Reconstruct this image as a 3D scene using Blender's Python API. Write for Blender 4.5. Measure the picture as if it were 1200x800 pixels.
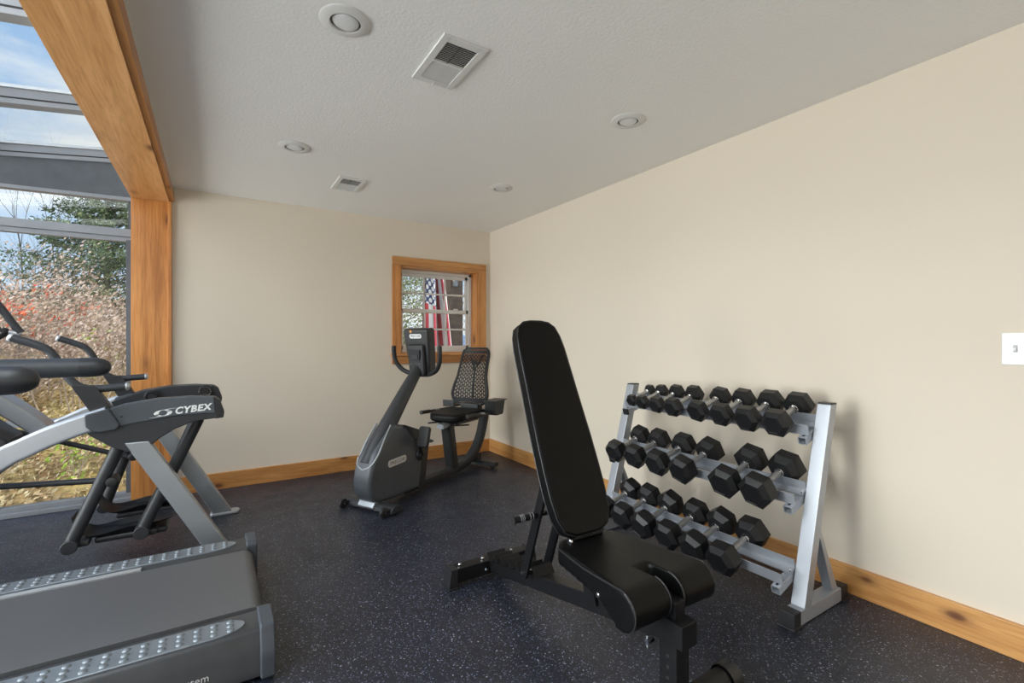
import bpy, bmesh, math, random
from mathutils import Vector, Matrix, noise as mnoise

random.seed(7)
PI = math.pi
scene = bpy.context.scene
for o in list(bpy.data.objects):
    bpy.data.objects.remove(o, do_unlink=True)
COL = scene.collection

# ------------------------------------------------------------------ camera
CAM_H = 1.22
cam_d = bpy.data.cameras.new('camera')
cam_d.sensor_fit = 'HORIZONTAL'
cam_d.sensor_width = 36.0
cam_d.lens = 36.0 * 552.5 / 1200.0
cam_d.clip_start = 0.02
cam_d.clip_end = 400
cam = bpy.data.objects.new('camera', cam_d)
cam.location = (0, 0, CAM_H)
cam.rotation_euler = (math.radians(90), 0, -math.radians(32.35))
COL.objects.link(cam)
scene.camera = cam

# ------------------------------------------------------------------ exposure, sky and daylight
vs = scene.view_settings
vs.view_transform = 'Standard'
vs.look = 'None'
vs.exposure = 0.0
vs.gamma = 1.0
vs.use_curve_mapping = False

world = bpy.data.worlds.new('sky')
scene.world = world
world.use_nodes = True
wn = world.node_tree
wn.nodes.clear()


def N(nt, kind, **kw):
    n = nt.nodes.new(kind)
    for k, v in kw.items():
        if k.startswith('i_'):
            key = k[2:]
            key = int(key) if key.isdigit() else key.replace('_', ' ')
            n.inputs[key].default_value = v
        else:
            setattr(n, k, v)
    return n


def ramp(nt, stops, interp='LINEAR'):
    r = nt.nodes.new('ShaderNodeValToRGB')
    cr = r.color_ramp
    cr.interpolation = interp
    while len(cr.elements) > 1:
        cr.elements.remove(cr.elements[-1])
    for i, (p, c) in enumerate(stops):
        e = cr.elements[0] if i == 0 else cr.elements.new(p)
        e.position = p
        e.color = (c[0], c[1], c[2], 1)
    return r


w_out = N(wn, 'ShaderNodeOutputWorld')
w_bg = N(wn, 'ShaderNodeBackground', i_Strength=1.2)
w_tc = N(wn, 'ShaderNodeTexCoord')
w_sep = N(wn, 'ShaderNodeSeparateXYZ')
wn.links.new(w_tc.outputs['Generated'], w_sep.inputs[0])
w_blue = ramp(wn, [(0.0, (0.62, 0.74, 0.90)), (0.35, (0.36, 0.56, 0.86)), (0.75, (0.20, 0.38, 0.74)), (1.0, (0.16, 0.32, 0.68))])
wn.links.new(w_sep.outputs['Z'], w_blue.inputs[0])
w_map = N(wn, 'ShaderNodeMapping')
w_map.inputs['Scale'].default_value = (1, 1, 2.6)
wn.links.new(w_tc.outputs['Generated'], w_map.inputs[0])
w_noise = N(wn, 'ShaderNodeTexNoise', i_Scale=3.4, i_Detail=7.0, i_Roughness=0.58)
wn.links.new(w_map.outputs[0], w_noise.inputs['Vector'])
w_cl = ramp(wn, [(0.47, (0, 0, 0)), (0.68, (1, 1, 1))])
wn.links.new(w_noise.outputs['Fac'], w_cl.inputs[0])
w_mix = N(wn, 'ShaderNodeMix', data_type='RGBA')
wn.links.new(w_cl.outputs[0], w_mix.inputs['Factor'])
wn.links.new(w_blue.outputs[0], w_mix.inputs[6])
w_mix.inputs[7].default_value = (0.92, 0.94, 0.97, 1)
wn.links.new(w_mix.outputs[2], w_bg.inputs[0])
wn.links.new(w_bg.outputs[0], w_out.inputs[0])


def area_light(name, loc, size, aim, power, color=(1, 1, 1)):
    d = bpy.data.lights.new(name, 'AREA')
    d.shape = 'RECTANGLE'
    d.size, d.size_y = size
    d.energy = power
    d.color = color
    o = bpy.data.objects.new(name, d)
    o.location = loc
    v = Vector(aim)
    o.rotation_euler = v.to_track_quat('-Z', 'Y').to_euler()
    COL.objects.link(o)
    return o


# lamps added to boost daylight: side sky, ground bounce, roof sky, fill behind camera
area_light('daylight_side_sky', (-6.6, 3.4, 2.75), (4.0, 9.0), (1, 0, -0.08), 1180, (0.985, 0.985, 1.0))
area_light('daylight_side_ground', (-3.9, 1.4, 0.55), (0.9, 6.0), (1, 0, 0.35), 300, (1.0, 0.97, 0.92))
area_light('daylight_roof_glass', (-2.0, 0.5, 3.05), (2.4, 4.6), (0.15, 0, -1), 270, (0.96, 0.98, 1.0))
area_light('rear_fill', (0.9, -3.70, 1.05), (2.6, 1.9), (0.1, 1, 0.2), 26, (1.0, 0.98, 0.95))  # added fill lamp behind the camera; no window stands there
sun_d = bpy.data.lights.new('sun', 'SUN')
sun_d.energy = 5.0
sun_d.angle = math.radians(3)
sun_d.color = (1.0, 0.95, 0.86)
sun = bpy.data.objects.new('sun', sun_d)
sun.rotation_euler = Vector((-0.85, 0.05, -0.52)).to_track_quat('-Z', 'Y').to_euler()
sun.location = (14, 2, 9)
COL.objects.link(sun)

# ------------------------------------------------------------------ mesh helpers
ROOTINV = {}


def catmull(pts, n=6):
    P = [Vector(p) for p in pts]
    if len(P) < 3:
        return P
    out = []
    for i in range(len(P) - 1):
        p0 = P[i - 1] if i > 0 else P[0] * 2 - P[1]
        p1, p2 = P[i], P[i + 1]
        p3 = P[i + 2] if i + 2 < len(P) else P[-1] * 2 - P[-2]
        for k in range(n):
            t = k / n
            out.append(0.5 * ((2 * p1) + (p2 - p0) * t + (2 * p0 - 5 * p1 + 4 * p2 - p3) * t * t + (3 * p1 - p0 - 3 * p2 + p3) * t ** 3))
    out.append(P[-1])
    return out


def join(bm, tmp):
    me = bpy.data.meshes.new('tmp')
    tmp.to_mesh(me)
    tmp.free()
    bm.from_mesh(me)
    bpy.data.meshes.remove(me)


def do_bevel(t, bev, seg=2, ang=25):
    if bev <= 0:
        return
    t.normal_update()
    es = [e for e in t.edges if len(e.link_faces) == 2 and e.calc_face_angle(0) > math.radians(ang)]
    if es:
        bmesh.ops.bevel(t, geom=es, offset=bev, segments=seg, profile=0.5, affect='EDGES', clamp_overlap=True)


def box(bm, lo, hi, bev=0.0, M=None, seg=2):
    t = bmesh.new()
    x0, y0, z0 = lo
    x1, y1, z1 = hi
    vs_ = [t.verts.new(p) for p in ((x0, y0, z0), (x1, y0, z0), (x1, y1, z0), (x0, y1, z0), (x0, y0, z1), (x1, y0, z1), (x1, y1, z1), (x0, y1, z1))]
    for f in ((0, 3, 2, 1), (4, 5, 6, 7), (0, 1, 5, 4), (1, 2, 6, 5), (2, 3, 7, 6), (3, 0, 4, 7)):
        t.faces.new([vs_[i] for i in f])
    do_bevel(t, bev, seg)
    if M is not None:
        t.transform(M)
    join(bm, t)
    return bm


def prism(bm, pts, plane, d0, d1, bev=0.0, seg=2, M=None, ang=25):
    """closed 2D outline extruded: plane 'xz' -> (u, d, v), 'yz' -> (d, u, v), 'xy' -> (u, v, d)"""
    t = bmesh.new()

    def mk(u, v, d):
        return {'xz': (u, d, v), 'yz': (d, u, v), 'xy': (u, v, d)}[plane]
    a = [t.verts.new(mk(u, v, d0)) for u, v in pts]
    b = [t.verts.new(mk(u, v, d1)) for u, v in pts]
    n = len(pts)
    t.faces.new(a)
    t.faces.new(list(reversed(b)))
    for i in range(n):
        t.faces.new([a[i], b[i], b[(i + 1) % n], a[(i + 1) % n]])
    bmesh.ops.recalc_face_normals(t, faces=t.faces)
    do_bevel(t, bev, seg, ang)
    if M is not None:
        t.transform(M)
    join(bm, t)
    return bm


def frames(P):
    """parallel transport frames along a polyline"""
    T = []
    for i in range(len(P)):
        a = P[max(i - 1, 0)]
        b = P[min(i + 1, len(P) - 1)]
        T.append((b - a).normalized())
    up = Vector((0, 0, 1)) if abs(T[0].z) < 0.95 else Vector((0, 1, 0))
    nrm = T[0].cross(up).normalized()
    out = []
    for i, t in enumerate(T):
        nrm = (nrm - t * nrm.dot(t)).normalized()
        out.append((t, nrm, t.cross(nrm)))
    return out


def tube(bm, pts, r, n=12, smooth=0, caps=True, section=None, bev_cap=0.0):
    """round tube (radius or list of radii) or any section [(a,b)...] swept along pts"""
    P = catmull(pts, smooth) if smooth else [Vector(p) for p in pts]
    t = bmesh.new()
    F = frames(P)
    rings = []
    for i, p in enumerate(P):
        _, u, v = F[i]
        if section:
            ring = [t.verts.new(p + u * a + v * b) for a, b in section]
        else:
            if isinstance(r, (list, tuple)):
                q = i / max(1, len(P) - 1) * (len(r) - 1)
                k = min(int(q), len(r) - 2)
                rr = r[k] + (r[k + 1] - r[k]) * (q - k)
            else:
                rr = r
            ring = [t.verts.new(p + (u * math.cos(2 * PI * j / n) + v * math.sin(2 * PI * j / n)) * rr) for j in range(n)]
        rings.append(ring)
    m = len(rings[0])
    for i in range(len(rings) - 1):
        for j in range(m):
            t.faces.new([rings[i][j], rings[i][(j + 1) % m], rings[i + 1][(j + 1) % m], rings[i + 1][j]])
    if caps:
        t.faces.new(rings[0])
        t.faces.new(list(reversed(rings[-1])))
    bmesh.ops.recalc_face_normals(t, faces=t.faces)
    if bev_cap:
        es = [e for e in t.edges if any(len(f.verts) == m and m != 4 for f in e.link_faces)]
        bmesh.ops.bevel(t, geom=es, offset=bev_cap, segments=2, profile=0.5, affect='EDGES', clamp_overlap=True)
    join(bm, t)
    return bm


def rsec(w, h, b=0.006, seg=3):
    """rounded rectangle section"""
    out = []
    for cx, cy, a0 in ((w / 2 - b, h / 2 - b, 0), (-w / 2 + b, h / 2 - b, 90), (-w / 2 + b, -h / 2 + b, 180), (w / 2 - b, -h / 2 + b, 270)):
        for k in range(seg + 1):
            a = math.radians(a0 + 90 * k / seg)
            out.append((cx + b * math.cos(a), cy + b * math.sin(a)))
    return out


def lathe(bm, prof, n=24, M=None):
    """profile [(r, h)...] spun about local z"""
    t = bmesh.new()
    rings = []
    for r, h in prof:
        if r < 1e-6:
            rings.append([t.verts.new((0, 0, h))])
        else:
            rings.append([t.verts.new((r * math.cos(2 * PI * j / n), r * math.sin(2 * PI * j / n), h)) for j in range(n)])
    for a, b in zip(rings, rings[1:]):
        for j in range(n):
            k = (j + 1) % n
            if len(a) == 1 and len(b) == 1:
                continue
            if len(a) == 1:
                t.faces.new([a[0], b[j], b[k]])
            elif len(b) == 1:
                t.faces.new([a[j], a[k], b[0]])
            else:
                t.faces.new([a[j], a[k], b[k], b[j]])
    bmesh.ops.recalc_face_normals(t, faces=t.faces)
    if M is not None:
        t.transform(M)
    join(bm, t)
    return bm


def axis_m(p, d):
    """matrix placing local z along d at p"""
    q = Vector(d).to_track_quat('Z', 'Y')
    return Matrix.Translation(Vector(p)) @ q.to_matrix().to_4x4()


def disc(bm, p, d, r, h, bev=0.003, n=20):
    return lathe(bm, [(0, 0), (r - bev, 0), (r, bev), (r, h - bev), (r - bev, h), (0, h)], n, axis_m(p, d))


def rounded(pts, r, seg=4):
    """round the corners of a 2D outline"""
    out = []
    n = len(pts)
    for i in range(n):
        p = Vector(pts[i]).to_2d() if len(pts[i]) == 2 else Vector(pts[i][:2])
        rr = pts[i][2] if len(pts[i]) > 2 else r
        a = Vector(pts[i - 1][:2])
        b = Vector(pts[(i + 1) % n][:2])
        da, db = (a - p), (b - p)
        la = min(rr, da.length * 0.45)
        lb = min(rr, db.length * 0.45)
        pa, pb = p + da.normalized() * la, p + db.normalized() * lb
        if rr <= 0:
            out.append((p.x, p.y))
            continue
        for k in range(seg + 1):
            t = k / seg
            q = pa * (1 - t) ** 2 + p * 2 * t * (1 - t) + pb * t * t
            out.append((q.x, q.y))
    return out


def finish(me, smooth_ang):
    if smooth_ang:
        me.polygons.foreach_set('use_smooth', [True] * len(me.polygons))
        me.set_sharp_from_angle(angle=math.radians(smooth_ang))
    me.update()


def obj(name, bm, material, parent=None, smooth=35, label=None):
    me = bpy.data.meshes.new(name)
    if parent is not None and parent in ROOTINV and ROOTINV[parent] is not None:
        bm.transform(ROOTINV[parent])
    bm.to_mesh(me)
    bm.free()
    if material is not None:
        me.materials.append(material)
    finish(me, smooth)
    o = bpy.data.objects.new(name, me)
    COL.objects.link(o)
    if smooth and len(me.polygons) < 6000:
        wn_ = o.modifiers.new('weighted_normals', 'WEIGHTED_NORMAL')
        wn_.keep_sharp = True
    if parent is not None:
        o.parent = parent
        ROOTINV[o] = ROOTINV.get(parent)
    else:
        ROOTINV[o] = None
    if label:
        o['label'] = label
    return o


def tag(o, label=None, cat=None, group=None, kind=None):
    if label:
        o['label'] = label
    if cat:
        o['category'] = cat
    if group:
        o['group'] = group
    if kind:
        o['kind'] = kind
    return o


def thing(name, label, cat, loc=(0, 0, 0), rz=0.0, group=None, local=False, kind=None):
    """an Empty at the base of a thing; parts built in world coordinates unless local"""
    o = bpy.data.objects.new(name, None)
    o.empty_display_size = 0.1
    o.location = loc
    o.rotation_euler = (0, 0, rz)
    COL.objects.link(o)
    M = Matrix.Translation(Vector(loc)) @ Matrix.Rotation(rz, 4, 'Z')
    ROOTINV[o] = None if local else M.inverted()
    return tag(o, label, cat, group, kind)


def text_obj(name, body, size, M, material, parent, extrude=0.0006, shear=0.0, bold=0.0, spacing=1.0, align='CENTER'):
    cu = bpy.data.curves.new(name, 'FONT')
    cu.body = body
    cu.size = size
    cu.extrude = extrude
    cu.offset = bold
    cu.shear = shear
    cu.space_character = spacing
    cu.align_x = align
    cu.align_y = 'CENTER'
    cu.resolution_u = 3
    tmp = bpy.data.objects.new('tmp', cu)
    COL.objects.link(tmp)
    dg = bpy.context.evaluated_depsgraph_get()
    me = bpy.data.meshes.new_from_object(tmp.evaluated_get(dg))
    bpy.data.objects.remove(tmp, do_unlink=True)
    bpy.data.curves.remove(cu)
    bm = bmesh.new()
    bm.from_mesh(me)
    bpy.data.meshes.remove(me)
    bm.transform(M)
    return obj(name, bm, material, parent, 0)


def basis(o, x, y):
    """matrix with origin o, local x and y axes"""
    x = Vector(x).normalized()
    y = Vector(y)
    y = (y - x * y.dot(x)).normalized()
    z = x.cross(y)
    m = Matrix((x, y, z)).transposed().to_4x4()
    m.translation = Vector(o)
    return m


def remeshed(bm, voxel, smooth_it=6, fac=0.5):
    me = bpy.data.meshes.new('tmp')
    bm.to_mesh(me)
    bm.free()
    o = bpy.data.objects.new('tmp', me)
    COL.objects.link(o)
    m = o.modifiers.new('r', 'REMESH')
    m.mode = 'VOXEL'
    m.voxel_size = voxel
    s = o.modifiers.new('s', 'SMOOTH')
    s.factor = fac
    s.iterations = smooth_it
    dg = bpy.context.evaluated_depsgraph_get()
    res = bpy.data.meshes.new_from_object(o.evaluated_get(dg))
    bpy.data.objects.remove(o, do_unlink=True)
    bpy.data.meshes.remove(me)
    out = bmesh.new()
    out.from_mesh(res)
    bpy.data.meshes.remove(res)
    return out


# ------------------------------------------------------------------ materials
def mat(name):
    m = bpy.data.materials.new(name)
    m.use_nodes = True
    nt = m.node_tree
    b = nt.nodes['Principled BSDF']
    return m, nt, b


def lk(nt, a, b):
    nt.links.new(a, b)


def plain(name, col, rough=0.5, metal=0.0, spec=0.5, noise_amt=0.0, noise_scale=30.0, bump=0.0, bump_scale=200.0, coat=0.0):
    m, nt, b = mat(name)
    b.inputs['Roughness'].default_value = rough
    b.inputs['Metallic'].default_value = metal
    b.inputs['Specular IOR Level'].default_value = spec
    b.inputs['Coat Weight'].default_value = coat
    tc = N(nt, 'ShaderNodeTexCoord')
    nz = N(nt, 'ShaderNodeTexNoise', i_Scale=noise_scale, i_Detail=4.0)
    lk(nt, tc.outputs['Object'], nz.inputs['Vector'])
    lo = tuple(max(0, c * (1 - noise_amt)) for c in col)
    hi = tuple(min(1, c * (1 + noise_amt)) for c in col)
    r = ramp(nt, [(0.3, lo), (0.7, hi)])
    lk(nt, nz.outputs['Fac'], r.inputs[0])
    lk(nt, r.outputs[0], b.inputs['Base Color'])
    if bump:
        n2 = N(nt, 'ShaderNodeTexNoise', i_Scale=bump_scale, i_Detail=3.0)
        lk(nt, tc.outputs['Object'], n2.inputs['Vector'])
        bp = N(nt, 'ShaderNodeBump', i_Strength=bump, i_Distance=0.002)
        lk(nt, n2.outputs['Fac'], bp.inputs['Height'])
        lk(nt, bp.outputs[0], b.inputs['Normal'])
    return m


def pine(name, axis, light=(0.66, 0.33, 0.115), dark=(0.42, 0.17, 0.045), offset=0.0, knot=6.0):
    """clear finished knotty pine, grain running along the given axis"""
    m, nt, b = mat(name)
    tc = N(nt, 'ShaderNodeTexCoord')
    mp = N(nt, 'ShaderNodeMapping')
    st = [9.0, 9.0, 9.0]
    st[axis] = 0.55
    mp.inputs['Scale'].default_value = st
    mp.inputs['Location'].default_value = (offset, offset * 1.7, offset * 0.6)
    lk(nt, tc.outputs['Object'], mp.inputs[0])
    n1 = N(nt, 'ShaderNodeTexNoise', i_Scale=1.6, i_Detail=5.0, i_Roughness=0.6, i_Distortion=0.6)
    lk(nt, mp.outputs[0], n1.inputs['Vector'])
    mid = tuple((a + c) / 2 for a, c in zip(light, dark))
    r1 = ramp(nt, [(0.28, dark), (0.45, mid), (0.58, light), (0.85, tuple(min(1, c * 1.12) for c in light))])
    lk(nt, n1.outputs['Fac'], r1.inputs[0])
    # fine growth lines
    w = N(nt, 'ShaderNodeTexNoise', i_Scale=11.0, i_Detail=2.0, i_Distortion=0.2)
    lk(nt, mp.outputs[0], w.inputs['Vector'])
    r2 = ramp(nt, [(0.35, (0.80, 0.72, 0.62)), (0.55, (1, 1, 1))])
    lk(nt, w.outputs['Fac'], r2.inputs[0])
    mx = N(nt, 'ShaderNodeMix', data_type='RGBA', blend_type='MULTIPLY')
    mx.inputs['Factor'].default_value = 0.7
    lk(nt, r1.outputs[0], mx.inputs[6])
    lk(nt, r2.outputs[0], mx.inputs[7])
    # knots
    mk = N(nt, 'ShaderNodeMapping')
    sk = [knot, knot, knot]
    sk[axis] = knot * 0.5
    mk.inputs['Scale'].default_value = sk
    mk.inputs['Location'].default_value = (offset * 2 + 0.31, offset + 0.17, offset * 3 + 0.4)
    lk(nt, tc.outputs['Object'], mk.inputs[0])
    vo = N(nt, 'ShaderNodeTexVoronoi', i_Scale=1.0, i_Randomness=1.0)
    lk(nt, mk.outputs[0], vo.inputs['Vector'])
    rk = ramp(nt, [(0.0, (1, 1, 1)), (0.07, (0.85, 0.85, 0.85)), (0.12, (0.35, 0.35, 0.35)), (0.19, (0.08, 0.08, 0.08)), (0.28, (0, 0, 0))])
    lk(nt, vo.outputs['Distance'], rk.inputs[0])
    m2 = N(nt, 'ShaderNodeMix', data_type='RGBA')
    lk(nt, rk.outputs[0], m2.inputs['Factor'])
    lk(nt, mx.outputs[2], m2.inputs[6])
    m2.inputs[7].default_value = (0.12, 0.035, 0.012, 1)
    lk(nt, m2.outputs[2], b.inputs['Base Color'])
    b.inputs['Roughness'].default_value = 0.38
    b.inputs['Coat Weight'].default_value = 0.12
    return m


# painted wall
def paint(name, col, bump, scale):
    m, nt, b = mat(name)
    tc = N(nt, 'ShaderNodeTexCoord')
    b.inputs['Base Color'].default_value = (*col, 1)
    b.inputs['Roughness'].default_value = 0.75
    b.inputs['Specular IOR Level'].default_value = 0.25
    n = N(nt, 'ShaderNodeTexNoise', i_Scale=scale, i_Detail=5.0, i_Roughness=0.6)
    lk(nt, tc.outputs['Object'], n.inputs['Vector'])
    bp = N(nt, 'ShaderNodeBump', i_Strength=bump, i_Distance=0.004)
    lk(nt, n.outputs['Fac'], bp.inputs['Height'])
    lk(nt, bp.outputs[0], b.inputs['Normal'])
    return m


M_WALL = paint('cream_wall_paint', (0.755, 0.672, 0.56), 0.12, 160)
M_CEIL = paint('textured_ceiling_paint', (0.91, 0.90, 0.87), 0.5, 75)

# speckled rubber floor
M_FLOOR, nt, b = mat('speckled_rubber_floor')
tc = N(nt, 'ShaderNodeTexCoord')
nz = N(nt, 'ShaderNodeTexNoise', i_Scale=1.7, i_Detail=5.0, i_Roughness=0.65)
lk(nt, tc.outputs['Object'], nz.inputs['Vector'])
rb = ramp(nt, [(0.3, (0.006, 0.008, 0.0155)), (0.7, (0.014, 0.017, 0.030))])
lk(nt, nz.outputs['Fac'], rb.inputs[0])
cur = rb.outputs[0]
for sc_, thr, colr in ((250.0, 0.032, (0.17, 0.20, 0.31)), (340.0, 0.05, (0.10, 0.11, 0.15)), (200.0, 0.006, (0.30, 0.31, 0.36))):
    vo = N(nt, 'ShaderNodeTexVoronoi', i_Scale=sc_)
    lk(nt, tc.outputs['Object'], vo.inputs['Vector'])
    se = N(nt, 'ShaderNodeSeparateColor')
    lk(nt, vo.outputs['Color'], se.inputs[0])
    lt = N(nt, 'ShaderNodeMath', operation='LESS_THAN')
    lt.inputs[1].default_value = thr
    lk(nt, se.outputs[0], lt.inputs[0])
    mx = N(nt, 'ShaderNodeMix', data_type='RGBA')
    lk(nt, lt.outputs[0], mx.inputs['Factor'])
    lk(nt, cur, mx.inputs[6])
    mx.inputs[7].default_value = (*colr, 1)
    cur = mx.outputs[2]
lk(nt, cur, b.inputs['Base Color'])
rr = ramp(nt, [(0.3, (0.36, 0.36, 0.36)), (0.7, (0.50, 0.50, 0.50))])
n3 = N(nt, 'ShaderNodeTexNoise', i_Scale=5.0, i_Detail=6.0, i_Roughness=0.7)
lk(nt, tc.outputs['Object'], n3.inputs['Vector'])
lk(nt, n3.outputs['Fac'], rr.inputs[0])
lk(nt, rr.outputs[0], b.inputs['Roughness'])
n4 = N(nt, 'ShaderNodeTexNoise', i_Scale=230.0, i_Detail=2.0)
lk(nt, tc.outputs['Object'], n4.inputs['Vector'])
bp = N(nt, 'ShaderNodeBump', i_Strength=0.35, i_Distance=0.002)
lk(nt, n4.outputs['Fac'], bp.inputs['Height'])
lk(nt, bp.outputs[0], b.inputs['Normal'])
b.inputs['Specular IOR Level'].default_value = 0.62

# window glass: clear with a fresnel reflection
M_GLASS = bpy.data.materials.new('window_glass')
M_GLASS.use_nodes = True
nt = M_GLASS.node_tree
nt.nodes.clear()
go = N(nt, 'ShaderNodeOutputMaterial')
gm = N(nt, 'ShaderNodeMixShader')
gt = N(nt, 'ShaderNodeBsdfTransparent')
gt.inputs[0].default_value = (0.95, 0.97, 0.96, 1)
gg = N(nt, 'ShaderNodeBsdfGlossy', i_Roughness=0.02)
gf = N(nt, 'ShaderNodeLayerWeight', i_Blend=0.5)
gp = N(nt, 'ShaderNodeMath', operation='POWER')
gp.inputs[1].default_value = 5.0
ga = N(nt, 'ShaderNodeMath', operation='MULTIPLY_ADD')
ga.inputs[1].default_value = 0.9
ga.inputs[2].default_value = 0.025
lk(nt, gf.outputs['Facing'], gp.inputs[0])
lk(nt, gp.outputs[0], ga.inputs[0])
lk(nt, ga.outputs[0], gm.inputs[0])
lk(nt, gt.outputs[0], gm.inputs[1])
lk(nt, gg.outputs[0], gm.inputs[2])
lk(nt, gm.outputs[0], go.inputs[0])

PINE_X = pine('pine_grain_x', 0)
PINE_Y = pine('pine_grain_y', 1, (0.80, 0.43, 0.18), (0.60, 0.28, 0.09), 3.1, 4.4)
PINE_Z = pine('pine_grain_z', 2, (0.66, 0.285, 0.08), (0.40, 0.14, 0.032), 7.7, 4.4)
M_WHITE = plain('white_vinyl', (0.78, 0.78, 0.76), 0.4, noise_amt=0.02)
M_SWITCH = plain('white_switch_plastic', (0.86, 0.87, 0.90), 0.3, noise_amt=0.01)
M_VENT = plain('white_enamel', (0.74, 0.735, 0.71), 0.45, noise_amt=0.02)
M_VENTDARK = plain('duct_shadow', (0.05, 0.05, 0.05), 0.9)
M_BULB = plain('frosted_bulb', (0.72, 0.72, 0.72), 0.25, noise_amt=0.01)
M_ALU = plain('grey_aluminium_frame', (0.27, 0.285, 0.31), 0.42, 0.25, noise_amt=0.06, noise_scale=8)
M_ALUDK = plain('dark_grey_frame', (0.10, 0.11, 0.125), 0.5, 0.1, noise_amt=0.12, noise_scale=10)
M_ALULT = plain('light_aluminium_cap', (0.62, 0.64, 0.66), 0.35, 0.6, noise_amt=0.03)
M_GASKET = plain('black_gasket', (0.015, 0.015, 0.017), 0.6)
M_LEATHER = plain('black_upholstery', (0.0035, 0.0035, 0.0037), 0.40, noise_amt=0.15, noise_scale=12, bump=0.15, bump_scale=260, spec=0.17)
M_STITCH = plain('black_piping', (0.02, 0.02, 0.022), 0.38)
M_BLKPOW = plain('black_powder_coat', (0.006, 0.006, 0.007), 0.42, spec=0.35, noise_amt=0.1, bump=0.08, bump_scale=400)
M_BLKPLA = plain('black_plastic', (0.016, 0.016, 0.018), 0.45, noise_amt=0.1)
M_RUBBER = plain('black_rubber', (0.012, 0.012, 0.013), 0.55, noise_amt=0.12, bump=0.12, bump_scale=300)
M_HEX = plain('black_hex_rubber', (0.008, 0.008, 0.009), 0.42, spec=0.42, noise_amt=0.15, bump=0.1, bump_scale=240)
M_CHROME = plain('chrome', (0.72, 0.72, 0.73), 0.16, 1.0, noise_amt=0.02)
M_KNURL = plain('knurled_chrome', (0.50, 0.50, 0.50), 0.36, 0.9, noise_amt=0.15, noise_scale=120, bump=0.6, bump_scale=700)
M_SILVER = plain('silver_powder_coat', (0.55, 0.58, 0.625), 0.36, 0.55, noise_amt=0.03, noise_scale=6)
M_STEEL = plain('zinc_grey_rack_paint', (0.43, 0.455, 0.50), 0.38, 0.45, noise_amt=0.03, noise_scale=6)
M_SILV2 = plain('metallic_grey_paint', (0.36, 0.385, 0.41), 0.34, 0.55, noise_amt=0.04, noise_scale=8)
M_SHROUD = plain('charcoal_moulded_plastic', (0.085, 0.100, 0.115), 0.42, 0.15, noise_amt=0.06, noise_scale=9)
M_SHROUDDK = plain('dark_moulded_plastic', (0.028, 0.031, 0.036), 0.45, noise_amt=0.08)
M_TUBE = plain('dark_grey_tube_paint', (0.030, 0.032, 0.036), 0.42, 0.1, noise_amt=0.08)
M_GRIP = plain('ribbed_grip_rubber', (0.040, 0.044, 0.050), 0.5, noise_amt=0.08, bump=0.25, bump_scale=350)
M_LOGO = plain('white_logo_print', (0.85, 0.86, 0.86), 0.4)
M_PLATE = plain('brushed_nameplate', (0.60, 0.60, 0.58), 0.4, 0.3, noise_amt=0.08, noise_scale=60)
M_PLATETX = plain('nameplate_lettering', (0.20, 0.20, 0.19), 0.5)
M_ORANGE = plain('orange_emblem', (0.85, 0.33, 0.05), 0.4)
M_BIKE = plain('bike_graphite_plastic', (0.075, 0.082, 0.092), 0.36, 0.2, noise_amt=0.08, noise_scale=5)
M_BIKEDK = plain('bike_dark_plastic', (0.018, 0.018, 0.019), 0.42, noise_amt=0.1)
M_STEP = plain('ridged_grey_step', (0.20, 0.225, 0.25), 0.36, 0.35, noise_amt=0.08, noise_scale=20)
M_TREAD = plain('treadmill_charcoal', (0.040, 0.042, 0.046), 0.42, noise_amt=0.2, noise_scale=7)
M_CAPG = plain('grey_end_cap', (0.055, 0.063, 0.075), 0.5, noise_amt=0.06)

# running belt: fine cross weave
M_BELT, nt, b = mat('woven_running_belt')
tc = N(nt, 'ShaderNodeTexCoord')
wv = N(nt, 'ShaderNodeTexWave', i_Scale=110.0, i_Distortion=0.4, bands_direction='X')
lk(nt, tc.outputs['Object'], wv.inputs['Vector'])
rb = ramp(nt, [(0.0, (0.070, 0.070, 0.073)), (1.0, (0.115, 0.115, 0.119))])
lk(nt, wv.outputs['Fac'], rb.inputs[0])
lk(nt, rb.outputs[0], b.inputs['Base Color'])
b.inputs['Roughness'].default_value = 0.45
bp = N(nt, 'ShaderNodeBump', i_Strength=0.15, i_Distance=0.001)
lk(nt, wv.outputs['Fac'], bp.inputs['Height'])
lk(nt, bp.outputs[0], b.inputs['Normal'])

# ------------------------------------------------------------------ the setting: room shell
XR, YB, CEIL = 2.62, 4.60, 2.44
XO, XI = -0.53, -0.28           # outer and inner side of the wall pierced by the wide opening
YR = -3.8                       # wall behind the camera


def struct(name, bm, m, label, smooth=0):
    return tag(obj(name, bm, m, None, smooth), label, None, None, 'structure')


bm = bmesh.new()
box(bm, (-3.7, YR - 0.1, -0.12), (XR + 0.14, YB + 0.10, 0.0))
struct('floor', bm, M_FLOOR, 'black rubber gym floor flecked with blue and grey')
bm = bmesh.new()
box(bm, (XI, YR, CEIL), (XR, YB, CEIL + 0.12))
struct('ceiling', bm, M_CEIL, 'white ceiling with a knocked-down plaster texture')
bm = bmesh.new()
box(bm, (XR, YR, 0), (XR + 0.14, YB + 0.2, CEIL + 0.12))
struct('wall_right', bm, M_WALL, 'long cream wall behind the dumbbell rack')
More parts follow.
